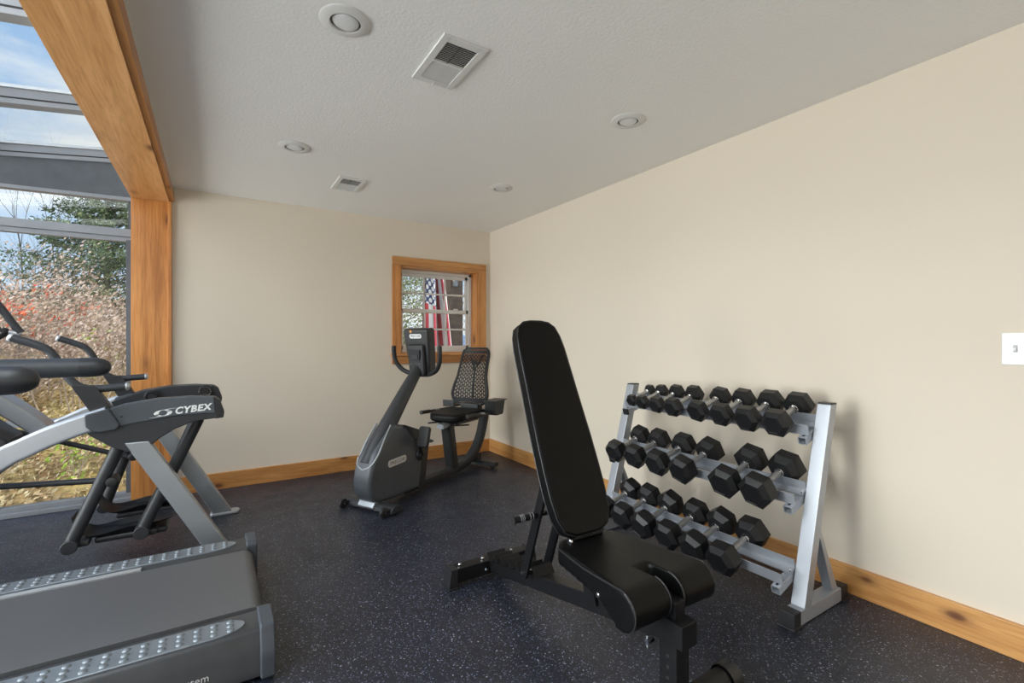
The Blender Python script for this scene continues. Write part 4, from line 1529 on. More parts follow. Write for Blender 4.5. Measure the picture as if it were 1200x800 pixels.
# ------------------------------------------------------------------ arc trainer (elliptical)
YC = 3.50
arc = thing('arc_trainer', 'grey elliptical arc trainer with charcoal side shrouds by the sunroom opening', 'elliptical trainer', (-0.6, YC, 0))
top_ = [(-0.545, 0.845), (-0.444, 0.884), (-0.384, 0.905), (-0.247, 0.926), (-0.106, 0.928), (0.002, 0.920), (0.030, 0.897), (0.050, 0.830)]
ridge_ = [(0.050, 0.826), (-0.039, 0.829), (-0.171, 0.826), (-0.364, 0.800), (-0.520, 0.766)]
low_ = [(0.048, 0.802), (-0.053, 0.794), (-0.106, 0.783), (-0.171, 0.758), (-0.234, 0.717), (-0.275, 0.680), (-0.353, 0.656), (-0.424, 0.686), (-0.519, 0.763)]
for sy in (-1, 1):
    Y = lambda d: YC + sy * d
    yo, yi = Y(0.45), Y(0.355)
    # shroud: core, proud upper panel, dark nose
    bm = bmesh.new()
    prism(bm, [(x, z - 0.004) for x, z in top_[:-1]] + [(0.046, 0.83)] + low_, 'xz', min(Y(0.442), yi), max(Y(0.442), yi), 0.006, 2, None, 50)
    sr = obj('side_shroud', bm, M_SHROUDDK, arc, 50)
    bm = bmesh.new()
    up_pts = top_[:-3] + [(0.004, 0.918), (0.012, 0.826)] + ridge_[1:]
    prism(bm, up_pts, 'xz', min(Y(0.425), yo), max(Y(0.425), yo), 0.007, 3, None, 50)
    obj('shroud_panel', bm, M_SHROUD, sr, 50)
    bm = bmesh.new()
    prism(bm, [(0.004, 0.918), (0.030, 0.897), (0.052, 0.830), (0.048, 0.800), (0.008, 0.797)], 'xz', min(Y(0.36), Y(0.448)), max(Y(0.36), Y(0.448)), 0.005, 2)
    obj('shroud_nose', bm, M_BLKPLA, sr, 50)
    bm = bmesh.new()
    disc(bm, (-0.39, Y(0.4495), 0.842), (0, sy, 0), 0.005, 0.0015, 0.0004, 10)
    obj('screw', bm, M_GASKET, sr)
    # silver arc
    bm = bmesh.new()
    tube(bm, [(-0.44, Y(0.43), 0.850), (-0.533, Y(0.43), 0.818), (-0.655, Y(0.43), 0.770), (-0.745, Y(0.43), 0.724), (-0.823, Y(0.43), 0.680), (-1.05, Y(0.43), 0.51), (-1.30, Y(0.40), 0.26), (-1.42, Y(0.36), 0.06)], 0, smooth=5, section=rsec(0.062, 0.095, 0.016))
    obj('side_arc', bm, M_SILVER, arc, 50)
    # rear leg and floor pad
    bm = bmesh.new()
    yl0, yl1 = Y(0.385), Y(0.445)
    prism(bm, [(-0.385, 0.71), (-0.28, 0.71), (0.112, 0.02), (-0.003, 0.02)], 'xz', min(yl0, yl1), max(yl0, yl1), 0.010, 3)
    obj('rear_leg', bm, M_SILV2, arc, 50)
    bm = bmesh.new()
    prism(bm, rounded([(-0.02, Y(0.375)), (0.16, Y(0.375)), (0.16, Y(0.455)), (-0.02, Y(0.455))], 0.03), 'xy', 0.0, 0.022, 0.006, 2)
    obj('floor_pad', bm, M_SILVER, arc, 50)
    # handle upright in its moulded clamp
    bm = bmesh.new()
    prism(bm, rounded([(-0.585, 1.005), (-0.495, 1.000), (-0.400, 0.83), (-0.475, 0.80)], 0.008), 'xz', min(Y(0.375), Y(0.425)), max(Y(0.375), Y(0.425)), 0.006, 2)
    obj('handle_post', bm, M_TUBE, arc, 50)
    bm = bmesh.new()
    prism(bm, rounded([(-0.532, 0.862), (-0.438, 0.892), (-0.392, 0.802), (-0.406, 0.778), (-0.485, 0.770), (-0.527, 0.800)], 0.014), 'xz', min(Y(0.365), Y(0.465)), max(Y(0.365), Y(0.465)), 0.010, 3)
    obj('post_clamp', bm, M_CAPG, arc, 50)
    bm = bmesh.new()
    hp_ = [(-0.795, Y(0.400), 1.238), (-0.703, Y(0.400), 1.200), (-0.655, Y(0.400), 1.160), (-0.598, Y(0.400), 1.045), (-0.551, Y(0.400), 0.995), (-0.490, Y(0.400), 0.984), (-0.375, Y(0.400), 0.990)]
    tube(bm, hp_, 0.0185, 16, 5)
    hd = obj('handle', bm, M_GRIP, arc, 60)
    for p, d in ((hp_[0], (-0.092, 0, 0.038)), (hp_[-1], (1, 0, 0.05))):
        bm = bmesh.new()
        lathe(bm, [(0.0195, -0.004), (0.0205, 0.0), (0.0195, 0.006), (0.012, 0.012), (0, 0.013)], 16, axis_m(p, d))
        obj('handle_tip', bm, M_ALULT, hd, 50)
    # rollers on the inner side
    for x, z in ((-0.335, 0.862), (-0.045, 0.880)):
        bm = bmesh.new()
        lathe(bm, [(0.0, 0), (0.024, 0.0), (0.026, 0.006), (0.034, 0.008), (0.040, 0.004), (0.043, 0.006), (0.043, 0.030), (0.0, 0.030)], 28, axis_m((x, Y(0.325), z), (0, sy, 0)))
        ro = obj('roller', bm, M_BLKPLA, arc, 40)
        bm = bmesh.new()
        lathe(bm, [(0.029, -0.001), (0.033, -0.001), (0.033, 0.007), (0.029, 0.007)], 28, axis_m((x, Y(0.325), z), (0, sy, 0)))
        obj('roller_ring', bm, M_CHROME, ro, 40)
    # swinging pedal arms
    dx = 0.0 if sy < 0 else 0.035
    ya = Y(0.33)
    for (x0, z0, x1, z1) in ((-0.405, 0.70, -0.608 + dx, 0.195), (-0.070, 0.79, -0.326 + dx, 0.208)):
        bm = bmesh.new()
        tube(bm, [(x0, ya, z0), (x1, ya, z1)], 0.030, 20, bev_cap=0.004)
        pa = obj('pedal_arm', bm, M_TUBE, arc, 50)
        d_ = Vector((x1 - x0, 0, z1 - z0)).normalized()
        bm = bmesh.new()
        tube(bm, [Vector((x1, ya, z1)) - d_ * 0.012, Vector((x1, ya, z1)) - d_ * 0.009], 0.0312, 20)
        obj('end_plug', bm, M_CAPG, pa, 50)
        bm = bmesh.new()
        disc(bm, (x1 + 0.004, ya + sy * 0.036, z1 + 0.004), (0, -sy, 0), 0.0335, 0.085, 0.003, 24)
        obj('pivot_boss', bm, M_TUBE, pa, 40)
    # pivot knob and link rod
    kx, kz = -0.462 + dx * 0.5, 0.498
    bm = bmesh.new()
    disc(bm, (kx + 0.02, Y(0.36), kz), (0, -sy, 0), 0.026, 0.10, 0.005, 20)
    obj('link_pivot', bm, M_BLKPLA, arc, 50)
    bm = bmesh.new()
    tube(bm, [(kx, Y(0.285), kz - 0.003), (-1.25, Y(0.285), 0.555 if sy < 0 else 0.83)], 0.015, 12)
    obj('link_rod', bm, M_TUBE, arc, 50)
    # pedal: trough with curled-up toe and heel
    bm = bmesh.new()
    px0, px1 = -0.585 + dx, -0.185 + dx
    zpl = 0.200
    prof = [(-0.03, 0.115), (-0.012, 0.060), (0.02, 0.018), (0.08, 0.0), (0.22, 0.008), (0.32, 0.022), (0.38, 0.034), (0.405, 0.046)]
    pr2 = catmull([(a, 0, b_) for a, b_ in prof], 4)
    th_ = 0.014
    t_ = bmesh.new()
    ylo, yhi = sorted((Y(0.10), Y(0.285)))
    cols = []
    for p in pr2:
        ring = []
        u = p.x
        inset = 0.03 * max(0, (u - 0.30) / 0.105) ** 2 + 0.03 * max(0, (0.02 - u) / 0.05) ** 2
        lip = 0.030 * max(0.0, 1 - abs(u - 0.20) / 0.26)
        for (yy, dz) in ((ylo + inset, lip), (ylo + inset + 0.018, 0.0), (yhi - inset - 0.018, 0.0), (yhi - inset, lip)):
            ring.append(t_.verts.new((px0 + u, yy, zpl + p.z + dz)))
        cols.append(ring)
    for a, b_ in zip(cols, cols[1:]):
        for j in range(3):
            t_.faces.new([a[j], a[j + 1], b_[j + 1], b_[j]])
    bmesh.ops.solidify(t_, geom=t_.faces[:], thickness=th_)
    bmesh.ops.recalc_face_normals(t_, faces=t_.faces)
    join(bm, t_)
    box(bm, (px0 + 0.06, ylo + 0.02, zpl - 0.035), (px1 - 0.03, yhi - 0.02, zpl - 0.002), 0.012)
    pe = obj('pedal', bm, M_TUBE, arc, 50)
    for xx in (px0 + 0.0, px0 + 0.275):
        bm = bmesh.new()
        box(bm, (xx, min(Y(0.24), Y(0.325)), zpl - 0.02), (xx + 0.05, max(Y(0.24), Y(0.325)), zpl + 0.01), 0.008)
        obj('pedal_mount', bm, M_TUBE, pe, 40)
# central tower, housing and console (mostly out of the picture)
bm = bmesh.new()
tube(bm, [(-0.735, YC + 0.10, 0.655), (-0.84, YC + 0.10, 0.785), (-1.02, YC + 0.06, 0.965), (-1.30, YC, 1.24)], 0, smooth=3, section=rsec(0.13, 0.085, 0.012))
obj('console_mast', bm, M_SILV2, arc, 50)
bm = bmesh.new()
prism(bm, rounded([(-0.87, 0.70), (-1.02, 0.84), (-1.30, 1.08), (-1.62, 0.95), (-1.70, 0.10), (-1.25, 0.06), (-1.12, 0.45)], 0.04), 'xz', YC - 0.10, YC + 0.16, 0.015, 3)
obj('flywheel_housing', bm, M_SHROUDDK, arc, 50)
bm = bmesh.new()
box(bm, (-1.46, YC - 0.37, 0.01), (-1.36, YC + 0.37, 0.07), 0.01)
obj('front_foot', bm, M_SILV2, arc, 50)
bm = bmesh.new()
Mk = Matrix.Translation((-1.36, YC, 1.36)) @ Matrix.Rotation(math.radians(-25), 4, 'Y')
box(bm, (-0.04, -0.22, -0.15), (0.04, 0.22, 0.17), 0.02, Mk, 3)
obj('console', bm, M_SHROUD, arc, 50)
for sy in (-1, 1):
    Y = lambda d: YC + sy * d
    bm = bmesh.new()
    tube(bm, [(-1.38, Y(0.10), 1.30), (-1.22, Y(0.16), 1.50), (-1.08, Y(0.16), 1.53), (-0.99, Y(0.16), 1.42), (-0.930, Y(0.16), 1.315), (-0.900, Y(0.16), 1.268)], 0.0185, 14, 5)
    gb = obj('front_grip', bm, M_GRIP, arc, 60)
    bm = bmesh.new()
    tube(bm, [(-0.900, Y(0.16), 1.270), (-0.910, Y(0.158), 1.262), (-0.955, Y(0.155), 1.274)], 0.0125, 12)
    obj('pulse_sensor', bm, M_ALULT, gb, 60)
    bm = bmesh.new()
    prof = [(0.021 * math.sin(PI * k / 10), 0.021 * -math.cos(PI * k / 10)) for k in range(11)]
    prof[0] = (0, -0.021)
    prof[-1] = (0, 0.021)
    lathe(bm, prof, 16, Matrix.Translation((-0.962, Y(0.155), 1.274)))
    tube(bm, [(-0.962, Y(0.155), 1.268), (-1.04, Y(0.12), 1.20), (-1.18, Y(0.06), 1.12)], 0.02, 12)
    obj('grip_knob', bm, M_BLKPLA, gb, 60)
# logo on the near shroud
Ml = basis((-0.098, YC - 0.4505, 0.858), (1, 0, 0.075), (-0.075, 0, 1))
sr_near = [o for o in bpy.data.objects if o.name.startswith('side_shroud') and o.parent == arc][0]
text_obj('lettering', 'CYBEX', 0.048, Ml @ Matrix.Translation((0.004, 0, 0.0004)), M_LOGO, sr_near, 0.0005, 0.25, 0.0019, 1.12)
bm = bmesh.new()


def crescent(pts_out, pts_in):
    t = bmesh.new()
    a = [t.verts.new((x, y, 0.0009)) for x, y in pts_out]
    c = [t.verts.new((x, y, 0.0009)) for x, y in pts_in]
    for k in range(len(a) - 1):
        t.faces.new([a[k], a[k + 1], c[k + 1], c[k]])
    return t


for s_ in (1, -1):
    po, pi_ = [], []
    for k in range(17):
        t = k / 16
        a = math.radians(20 + 200 * t)
        x, y = 0.039 * math.cos(a), 0.0165 * math.sin(a)
        w = 0.35 + 0.65 * abs(math.sin(a / 2 + 0.4))
        po.append((s_ * x, s_ * y))
        pi_.append((s_ * 0.018 * math.cos(a), s_ * (0.0135 * math.sin(a))))
    t_ = crescent(po, pi_)
    t_.transform(Matrix.Translation((-0.124, -0.001, 0)))
    join(bm, t_)
    t_ = crescent([(s_ * 0.0, s_ * 0.0165), (s_ * 0.03, s_ * 0.0185), (s_ * 0.058, s_ * 0.018)], [(s_ * 0.0, s_ * 0.0135), (s_ * 0.03, s_ * 0.0165), (s_ * 0.058, s_ * 0.0172)])
    t_.transform(Matrix.Translation((-0.124, -0.001, 0)))
    join(bm, t_)
bm.transform(Ml)
obj('logo_swoosh', bm, M_LOGO, sr_near, 0)

# ------------------------------------------------------------------ outside: ground, planting, porch post, flag
random.seed(11)


def leafmat(name, stops, rough=0.7, scale=2.5):
    m, nt, b = mat(name)
    tc = N(nt, 'ShaderNodeTexCoord')
    n = N(nt, 'ShaderNodeTexWhiteNoise', noise_dimensions='3D')
    sn_ = N(nt, 'ShaderNodeVectorMath', operation='SNAP')
    sn_.inputs[1].default_value = (0.05, 0.05, 0.05)
    lk(nt, tc.outputs['Object'], sn_.inputs[0])
    lk(nt, sn_.outputs[0], n.inputs['Vector'])
    r = ramp(nt, stops, 'LINEAR')
    lk(nt, n.outputs['Value'], r.inputs[0])
    lk(nt, r.outputs[0], b.inputs['Base Color'])
    b.inputs['Roughness'].default_value = rough
    b.inputs['Specular IOR Level'].default_value = 0.2
    return m


M_BARK = plain('grey_brown_bark', (0.20, 0.16, 0.13), 0.85, noise_amt=0.3, noise_scale=9)
M_TWIG = plain('brown_twigs', (0.36, 0.28, 0.22), 0.85, noise_amt=0.35, noise_scale=5)
M_RUSSET = leafmat('russet_leaves', [(0.0, (0.30, 0.20, 0.14)), (0.35, (0.46, 0.34, 0.26)), (0.7, (0.58, 0.46, 0.38)), (1.0, (0.52, 0.42, 0.38))])
M_RED = leafmat('red_berries', [(0.0, (0.55, 0.06, 0.03)), (0.5, (0.75, 0.14, 0.07)), (1.0, (0.70, 0.26, 0.14))])
M_GREEN = leafmat('evergreen_needles', [(0.0, (0.07, 0.11, 0.05)), (0.5, (0.15, 0.20, 0.09)), (1.0, (0.25, 0.28, 0.15))])
M_LIME = leafmat('fresh_green_leaves', [(0.0, (0.16, 0.26, 0.03)), (0.5, (0.30, 0.42, 0.06)), (1.0, (0.45, 0.52, 0.12))])
M_OLIVE = leafmat('yellow_green_foliage', [(0.0, (0.16, 0.20, 0.06)), (0.5, (0.33, 0.36, 0.14)), (1.0, (0.50, 0.50, 0.24))])
M_LITTER = leafmat('dry_leaf_litter', [(0.0, (0.32, 0.22, 0.13)), (0.4, (0.55, 0.44, 0.27)), (0.8, (0.70, 0.60, 0.38)), (1.0, (0.46, 0.26, 0.15))])

M_GROUND, nt, b = mat('leaf_strewn_ground')
tc = N(nt, 'ShaderNodeTexCoord')
n1 = N(nt, 'ShaderNodeTexNoise', i_Scale=0.9, i_Detail=6.0, i_Roughness=0.65)
lk(nt, tc.outputs['Object'], n1.inputs['Vector'])
r1 = ramp(nt, [(0.30, (0.17, 0.11, 0.06)), (0.45, (0.36, 0.24, 0.12)), (0.58, (0.45, 0.34, 0.13)), (0.75, (0.40, 0.36, 0.12))])
lk(nt, n1.outputs['Fac'], r1.inputs[0])
n2 = N(nt, 'ShaderNodeTexNoise', i_Scale=26.0, i_Detail=4.0)
lk(nt, tc.outputs['Object'], n2.inputs['Vector'])
r2 = ramp(nt, [(0.35, (0.45, 0.42, 0.38)), (0.65, (1, 1, 1))])
lk(nt, n2.outputs['Fac'], r2.inputs[0])
mx = N(nt, 'ShaderNodeMix', data_type='RGBA', blend_type='MULTIPLY')
mx.inputs['Factor'].default_value = 0.8
lk(nt, r1.outputs[0], mx.inputs[6])
lk(nt, r2.outputs[0], mx.inputs[7])
lk(nt, mx.outputs[2], b.inputs['Base Color'])
b.inputs['Roughness'].default_value = 0.9


def gz(x, y):
    """height of the ground outside: a bank rising behind the sunroom, level drive behind the end wall"""
    d = max(0.0, y - 5.2)
    w = 1 / (1 + math.exp((x - 1.2) * 1.6))
    bank = 0.55 * (1 - math.exp(-d / 1.6)) + 0.11 * d
    bank = min(bank, 3.0 + 0.02 * d)
    flat = 0.02 * d
    n_ = 0.10 * mnoise.noise(Vector((x * 0.7, y * 0.7, 0))) * min(1, d)
    return -0.12 + bank * w + flat * (1 - w) + n_


t_ = bmesh.new()
gx = [-40 + 80 * (0.5 + 0.5 * (abs(k / 45 - 1) ** 1.8) * (1 if k > 45 else -1)) for k in range(91)]
gy = [4.84 + 65 * (k / 50) ** 2.2 for k in range(51)]
G = [[t_.verts.new((x, y, gz(x, y))) for x in gx] for y in gy]
for j in range(50):
    for i in range(90):
        t_.faces.new([G[j][i], G[j][i + 1], G[j + 1][i + 1], G[j + 1][i]])
bm = bmesh.new()
join(bm, t_)
struct('ground', bm, M_GROUND, 'bank of leaf-strewn mossy ground outside the glass', 80)


def quads(bm, pts, size, up_bias=0.0):
    for p in pts:
        a = Vector((random.gauss(0, 1), random.gauss(0, 1), random.gauss(0, 1))).normalized()
        b_ = a.orthogonal().normalized()
        s_ = size * random.uniform(0.6, 1.4)
        c_ = a.cross(b_)
        vs_ = [bm.verts.new(p + b_ * s_ * q0 + c_ * s_ * 0.6 * q1) for q0, q1 in ((-1, 0), (0, -0.7), (1, 0), (0, 0.7))]
        bm.faces.new(vs_)


def stick(bm, p0, p1, r0, r1, n=4):
    d = (p1 - p0)
    if d.length < 1e-5:
        return
    u = d.orthogonal().normalized()
    v = d.normalized().cross(u)
    a = [bm.verts.new(p0 + (u * math.cos(2 * PI * k / n) + v * math.sin(2 * PI * k / n)) * r0) for k in range(n)]
    b_ = [bm.verts.new(p1 + (u * math.cos(2 * PI * k / n) + v * math.sin(2 * PI * k / n)) * r1) for k in range(n)]
    for k in range(n):
        bm.faces.new([a[k], a[(k + 1) % n], b_[(k + 1) % n], b_[k]])


def branch(bm, p, d, length, r, depth, tips, spread=0.55, up=0.15):
    segs = 3
    for k in range(segs):
        d = (d + Vector((random.gauss(0, 0.10), random.gauss(0, 0.10), random.gauss(0, 0.06) + up * 0.2))).normalized()
        q = p + d * (length / segs)
        r2 = r * 0.82
        stick(bm, p, q, r, r2)
        if depth > 0 and (k > 0 or depth < 2):
            for _ in range(2 if depth > 1 else 1):
                sd_ = (d + Vector((random.gauss(0, spread), random.gauss(0, spread), random.gauss(0, spread * 0.7) + up))).normalized()
                branch(bm, q, sd_, length * random.uniform(0.5, 0.75), r2 * 0.6, depth - 1, tips, spread, up)
        p, r = q, r2
        if depth <= 1:
            tips.append(p.copy())


def bare_tree(x, y, h, lab, seed, depth=3):
    random.seed(seed)
    z = gz(x, y)
    t = thing('bare_tree', lab, 'tree', (x, y, z), group='leafless trees on the bank')
    bm = bmesh.new()
    tips = []
    base = Vector((x, y, z - 0.1))
    trunk_top = base + Vector((random.gauss(0, 0.1), random.gauss(0, 0.1), h * 0.35))
    stick(bm, base, trunk_top, h * 0.011, h * 0.008, 6)
    obj('trunk', bm, M_BARK, t, 40)
    bm = bmesh.new()
    branch(bm, trunk_top, Vector((0.02, 0, 1)), h * 0.65, h * 0.0075, depth, tips, 0.42, 0.22)
    for k in range(4):
        a = random.uniform(0, 2 * PI)
        branch(bm, base.lerp(trunk_top, random.uniform(0.45, 0.95)), Vector((math.cos(a) * 0.6, math.sin(a) * 0.6, 0.8)).normalized(), h * 0.38, h * 0.0045, depth - 1, tips, 0.45, 0.2)
    obj('branches', bm, M_BARK, t, 0)
    return t


def shrub(name, lab, x, y, w, h, leaf, n_leaf, n_stem, size, seed, extra=None, grp='tangled shrubs on the bank', zoff=0.0):
    random.seed(seed)
    z = gz(x, y) + zoff
    t = thing(name, lab, 'shrub', (x, y, z), group=grp)
    bm = bmesh.new()
    tips = []
    for k in range(n_stem):
        a = random.uniform(0, 2 * PI)
        rr_ = random.uniform(0.1, 0.75)
        p = Vector((x + w * 0.45 * math.cos(a) * random.random(), y + w * 0.35 * math.sin(a) * random.random(), z - 0.05))
        branch(bm, p, Vector((math.cos(a) * rr_, math.sin(a) * rr_, 1)).normalized(), h * random.uniform(0.5, 0.95), 0.010, 2, tips, 0.5, 0.12)
    obj('stems', bm, M_TWIG, t, 0)
    bm = bmesh.new()
    pts = []
    for k in range(n_leaf):
        q = random.choice(tips)
        pts.append(q + Vector((random.gauss(0, 0.10), random.gauss(0, 0.10), random.gauss(0, 0.10))) * w * 0.5)
    quads(bm, pts, size)
    fo = obj('foliage', bm, leaf, t, 0)
    fo['kind'] = 'stuff'
    if extra:
        bm = bmesh.new()
        cl = [random.choice(tips) for _ in range(extra[1])]
        pts = []
        for c_ in cl:
            for k in range(extra[2]):
                pts.append(c_ + Vector((random.gauss(0, 0.07), random.gauss(0, 0.07), random.gauss(0, 0.05))))
        quads(bm, pts, size * 1.15)
        be = obj('berries' if extra[0] is M_RED else 'new_leaves', bm, extra[0], t, 0)
        be['kind'] = 'stuff'
    return t


def conifer(x, y, h, w, lab, seed, leaf=None, n=2600, size=0.10):
    random.seed(seed)
    z = gz(x, y)
    t = thing('evergreen_tree', lab, 'tree', (x, y, z), group='evergreen trees outside')
    bm = bmesh.new()
    stick(bm, Vector((x, y, z - 0.1)), Vector((x, y, z + h)), h * 0.018, 0.01, 7)
    obj('trunk', bm, M_BARK, t, 40)
    bmb = bmesh.new()
    pts = []
    nb = 110
    for k in range(nb):
        f = (k + 1) / nb
        zz = z + h * (0.12 + 0.86 * f)
        a = k * 2.4 + random.uniform(-0.4, 0.4)
        L = w * (1 - f) ** 0.75 * random.uniform(0.65, 1.15) + 0.12
        d = Vector((math.cos(a), math.sin(a), random.uniform(0.0, 0.35)))
        p0 = Vector((x, y, zz))
        p1 = p0 + d * L
        stick(bmb, p0, p1, 0.014, 0.004, 3)
        for j in range(int(n / nb)):
            s_ = random.random() ** 0.7
            pts.append(p0.lerp(p1, s_) + Vector((random.gauss(0, 0.075), random.gauss(0, 0.075), random.gauss(0, 0.05) - 0.02)) * (0.6 + 0.5 * L))
    obj('branches', bmb, M_BARK, t, 0)
    bm = bmesh.new()
    quads(bm, pts, size)
    fo = obj('foliage', bm, leaf or M_GREEN, t, 0)
    fo['kind'] = 'stuff'
    return t


# bank behind the sunroom
shr = [
    (-2.9, 7.2, 1.5, 1.15, 'tangled russet shrub hung with red berries, below the bare trees', (M_RED, 44, 34)),
    (-1.95, 7.5, 1.5, 1.10, 'tangled russet shrub with a few red berries, beside the berry-laden one', (M_RED, 16, 20)),
    (-1.2, 7.0, 1.3, 0.95, 'dry tangled shrub with fresh lime shoots near the pine post', (M_LIME, 5, 22)),
    (-3.6, 8.6, 1.9, 1.35, 'tall russet shrub with red berry clusters higher on the bank', (M_RED, 44, 34)),
    (-2.5, 9.0, 1.9, 1.30, 'broad russet shrub at the foot of the bare trees', (M_RED, 12, 18)),
    (-1.5, 9.2, 1.9, 1.15, 'brown shrub below the big evergreen', None),
    (-0.4, 8.8, 1.8, 1.2, 'brown tangled shrub on the bank behind the end wall', None),
    (-5.0, 9.5, 2.2, 1.4, 'russet shrub at the top of the bank', (M_RED, 14, 20)),
]
for k, (x, y, w, h, lab, ex) in enumerate(shr):
    shrub('tangled_shrub', lab, x, y, w, h * 0.82, M_RUSSET, 3200, 17, 0.024, 40 + k, ex)
for k, (x, y, h, lab) in enumerate([(-3.1, 12.5, 2.35, 'tall bare tree with a forked crown behind the berry shrubs'),
                                    (-2.78, 12.9, 2.45, 'slender bare tree with spreading twigs at the top of the bank'),
                                    (-2.55, 14.0, 2.6, 'slim bare tree next to the big evergreen'),
                                    (-3.34, 12.6, 2.2, 'leaning bare sapling at the end of the bank')]):
    bare_tree(x, y, h, lab, 70 + k)
conifer(-1.75, 12.0, 3.7, 1.55, 'big dark evergreen tree rising beside the pine post', 91, None, 26000, 0.034)
conifer(-0.5, 12.6, 3.4, 1.5, 'dark evergreen tree farther up the bank', 92, None, 14000, 0.036)
# ground cover by the glass: leaf litter and fresh green sprigs
random.seed(5)
t_ = bmesh.new()
pts = []
for k in range(9000):
    x = random.uniform(-4.2, -0.2)
    y = 4.95 + 3.4 * random.random() ** 1.3
    pts.append(Vector((x, y, gz(x, y) + random.uniform(0.005, 0.05))))
quads(t_, pts, 0.028)
bm = bmesh.new()
join(bm, t_)
tag(obj('leaf_litter', bm, M_LITTER, None, 0), 'dry tan leaves scattered over the bank outside the sunroom', 'leaves', None, 'stuff')
for k, (x, y, lab) in enumerate([(-1.02, 5.5, 'small bright green sprig growing close to the glass by the pine post'), (-1.45, 5.8, 'low green seedling among the dry leaves')]):
    random.seed(30 + k)
    t = thing('green_sprig', lab, 'plant', (x, y, gz(x, y)))
    bm = bmesh.new()
    tips = []
    for q in range(5):
        branch(bm, Vector((x, y, gz(x, y) - 0.03)), Vector((random.gauss(0, 0.3), random.gauss(0, 0.3), 1)).normalized(), 0.32, 0.004, 1, tips, 0.5, 0.1)
    obj('stems', bm, M_TWIG, t, 0)
    bm = bmesh.new()
    quads(bm, [random.choice(tips) + Vector((random.gauss(0, 0.06), random.gauss(0, 0.06), random.gauss(0, 0.05))) for q in range(170)], 0.022)
    fo = obj('foliage', bm, M_LIME, t, 0)
    fo['kind'] = 'stuff'

# behind the end window
M_POST = plain('weathered_dark_timber', (0.10, 0.065, 0.045), 0.75, noise_amt=0.35, noise_scale=14, bump=0.3, bump_scale=60)
pst = thing('porch_post', 'dark weathered timber porch post outside the small window', 'post', (2.93, 6.2, gz(2.93, 6.2)))
bm = bmesh.new()
box(bm, (2.83, 6.1, gz(2.93, 6.2) - 0.05), (3.03, 6.3, 2.75), 0.008)
obj('shaft', bm, M_POST, pst)
bm = bmesh.new()
box(bm, (2.80, 6.07, 2.62), (3.06, 6.33, 2.75), 0.008)
obj('capital', bm, M_POST, pst)

# flag hanging from a staff fixed to the post
fl = thing('flag', 'stars and stripes flag hanging in folds before the porch post', 'flag', (2.36, 5.55, 1.0))
bm = bmesh.new()
tube(bm, [(2.90, 6.1, 2.06), (2.20, 5.36, 2.42)], 0.012, 10)
obj('flag_staff', bm, plain('white_staff', (0.6, 0.55, 0.45), 0.5), fl)
bm = bmesh.new()
box(bm, (2.87, 6.06, 2.0), (2.93, 6.11, 2.12), 0.004)
obj('staff_bracket', bm, M_ALU, fl)
FU, FV = 64, 52
t_ = bmesh.new()
uvl = t_.loops.layers.uv.new('UVMap')
rows_ = []
for i in range(FU + 1):
    u = i / FU                      # along the fly, hanging down
    ring = []
    for j in range(FV + 1):
        v = j / FV                  # along the hoist, gathered in folds
        gather = 0.30 + 0.13 * u
        ph = v * 4.2 * PI + 0.6 * math.sin(u * 2.2)
        x = 2.20 + gather * (v + 0.055 * math.sin(ph + 1.2)) + 0.10 * u * (v - 0.35)
        y = 5.52 + 0.085 * math.sin(ph) * (0.4 + 0.6 * min(1, u * 2.5)) + 0.05 * v
        z = 2.40 - 0.36 * v - u * (1.62 - 0.22 * v)
        ring.append(t_.verts.new((x, y, z)))
    rows_.append(ring)
for i in range(FU):
    for j in range(FV):
        f = t_.faces.new([rows_[i][j], rows_[i][j + 1], rows_[i + 1][j + 1], rows_[i + 1][j]])
        for lp, (a, c_) in zip(f.loops, ((i, j), (i, j + 1), (i + 1, j + 1), (i + 1, j))):
            lp[uvl].uv = (a / FU, c_ / FV)
bm = bmesh.new()
join(bm, t_)
M_FLAG, nt, b = mat('flag_cloth')
uvn = N(nt, 'ShaderNodeUVMap', uv_map='UVMap')
sp = N(nt, 'ShaderNodeSeparateXYZ')
lk(nt, uvn.outputs[0], sp.inputs[0])


def MA(op, a, b_=None):
    n = N(nt, 'ShaderNodeMath', operation=op)
    for k, v in enumerate((a, b_)):
        if v is None:
            continue
        if isinstance(v, (int, float)):
            n.inputs[k].default_value = v
        else:
            lk(nt, v, n.inputs[k])
    return n.outputs[0]


U_, V_ = sp.outputs['X'], sp.outputs['Y']
stripe = MA('LESS_THAN', MA('FRACT', MA('MULTIPLY', V_, 6.5)), 0.5)
canton = MA('MULTIPLY', MA('LESS_THAN', U_, 0.40), MA('LESS_THAN', V_, 0.538))
# staggered stars
su = MA('MULTIPLY', U_, 6.0 / 0.40)
sv = MA('MULTIPLY', V_, 5.0 / 0.538)


def dots(o1, o2):
    a = MA('SUBTRACT', MA('FRACT', MA('ADD', su, o1)), 0.5)
    c_ = MA('SUBTRACT', MA('FRACT', MA('ADD', sv, o2)), 0.5)
    return MA('LESS_THAN', MA('ADD', MA('MULTIPLY', a, a), MA('MULTIPLY', c_, c_)), 0.075)


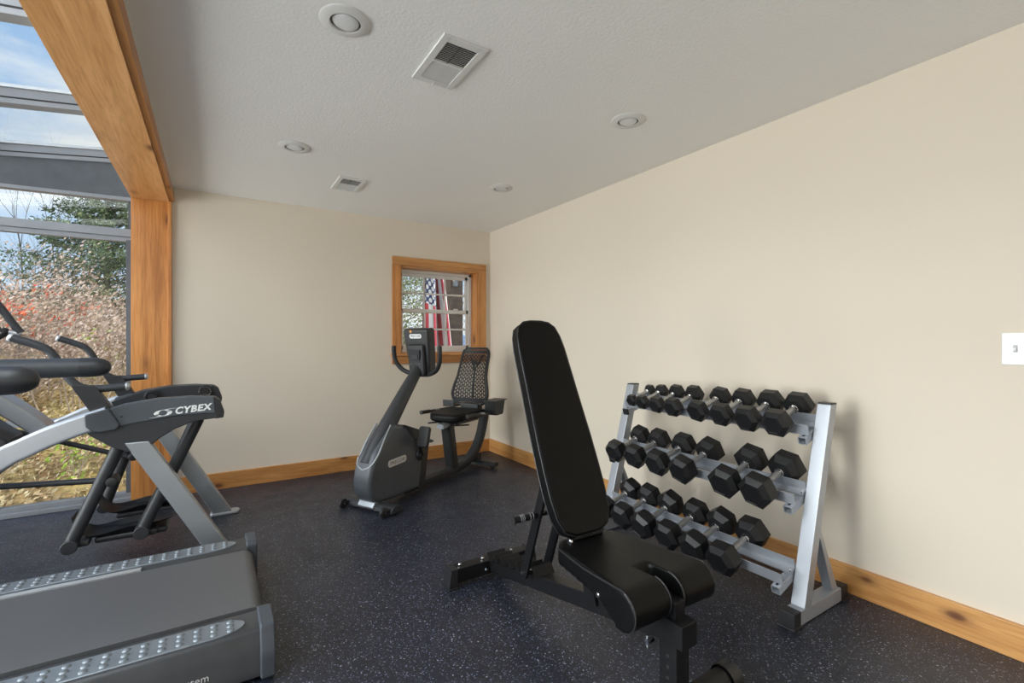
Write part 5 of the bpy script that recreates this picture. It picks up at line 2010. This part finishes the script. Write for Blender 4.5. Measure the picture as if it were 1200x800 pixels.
star = MA('MAXIMUM', dots(0, 0), dots(0.5, 0.5))
m1 = N(nt, 'ShaderNodeMix', data_type='RGBA')
lk(nt, stripe, m1.inputs['Factor'])
m1.inputs[6].default_value = (0.80, 0.79, 0.80, 1)
m1.inputs[7].default_value = (0.55, 0.045, 0.07, 1)
m2 = N(nt, 'ShaderNodeMix', data_type='RGBA')
lk(nt, star, m2.inputs['Factor'])
m2.inputs[6].default_value = (0.035, 0.055, 0.16, 1)
m2.inputs[7].default_value = (0.82, 0.82, 0.84, 1)
m3 = N(nt, 'ShaderNodeMix', data_type='RGBA')
lk(nt, canton, m3.inputs['Factor'])
lk(nt, m1.outputs[2], m3.inputs[6])
lk(nt, m2.outputs[2], m3.inputs[7])
lk(nt, m3.outputs[2], b.inputs['Base Color'])
b.inputs['Roughness'].default_value = 0.8
obj('cloth', bm, M_FLAG, fl, 80)

conifer(4.3, 13.0, 5.0, 2.1, 'sunlit yellow-green tree seen through the small window beside the flag', 95, M_OLIVE, 14000, 0.04)
conifer(2.9, 10.6, 3.0, 1.2, 'bushy green tree low down behind the small window', 96, M_OLIVE, 9000, 0.035)
shrub('brushwood_shrub', 'brown shrub on the drive behind the flag', 4.6, 9.6, 1.2, 1.2, M_RUSSET, 2200, 14, 0.03, 97, None, 'shrubs behind the small window')
shrub('brushwood_shrub', 'pinkish flowering shrub beside the porch post', 9.6, 19.0, 2.4, 3.2, leafmat('pale_blossom', [(0.0, (0.45, 0.30, 0.27)), (0.5, (0.66, 0.52, 0.48)), (1.0, (0.75, 0.68, 0.64))]), 3200, 16, 0.035, 98, None, 'shrubs behind the small window')
bare_tree(6.2, 19.0, 4.6, 'bare tree behind the porch post', 99)
# parked car beyond the drive
cx_, cy_ = 7.9, 14.8
cz_ = gz(cx_, cy_)
car = thing('car', 'small pale blue car parked beyond the porch post', 'car', (cx_, cy_, cz_), math.radians(70), local=True)
bm = bmesh.new()
prism(bm, rounded([(-2.1, 0.28), (-2.15, 0.70), (-1.95, 0.88), (-1.25, 0.95), (-0.7, 1.40), (0.75, 1.42), (1.45, 0.98), (2.0, 0.90), (2.12, 0.62), (2.1, 0.28)], 0.12), 'xz', -0.82, 0.82, 0.06, 3)
bd = obj('body', bm, plain('pale_blue_car_paint', (0.30, 0.45, 0.68), 0.25, coat=0.5), car, 50)
for sy in (-1, 1):
    bm = bmesh.new()
    prism(bm, [(-1.1, 0.97), (-0.66, 1.33), (0.70, 1.34), (1.25, 0.99)], 'xz', sy * 0.815 - 0.01, sy * 0.815 + 0.01)
    obj('side_window', bm, M_GASKET, car)
for x in (-1.3, 1.3):
    for sy in (-1, 1):
        bm = bmesh.new()
        disc(bm, (x, sy * 0.86, 0.31), (0, -sy, 0), 0.31, 0.2, 0.03, 24)
        obj('wheel', bm, M_RUBBER, car)
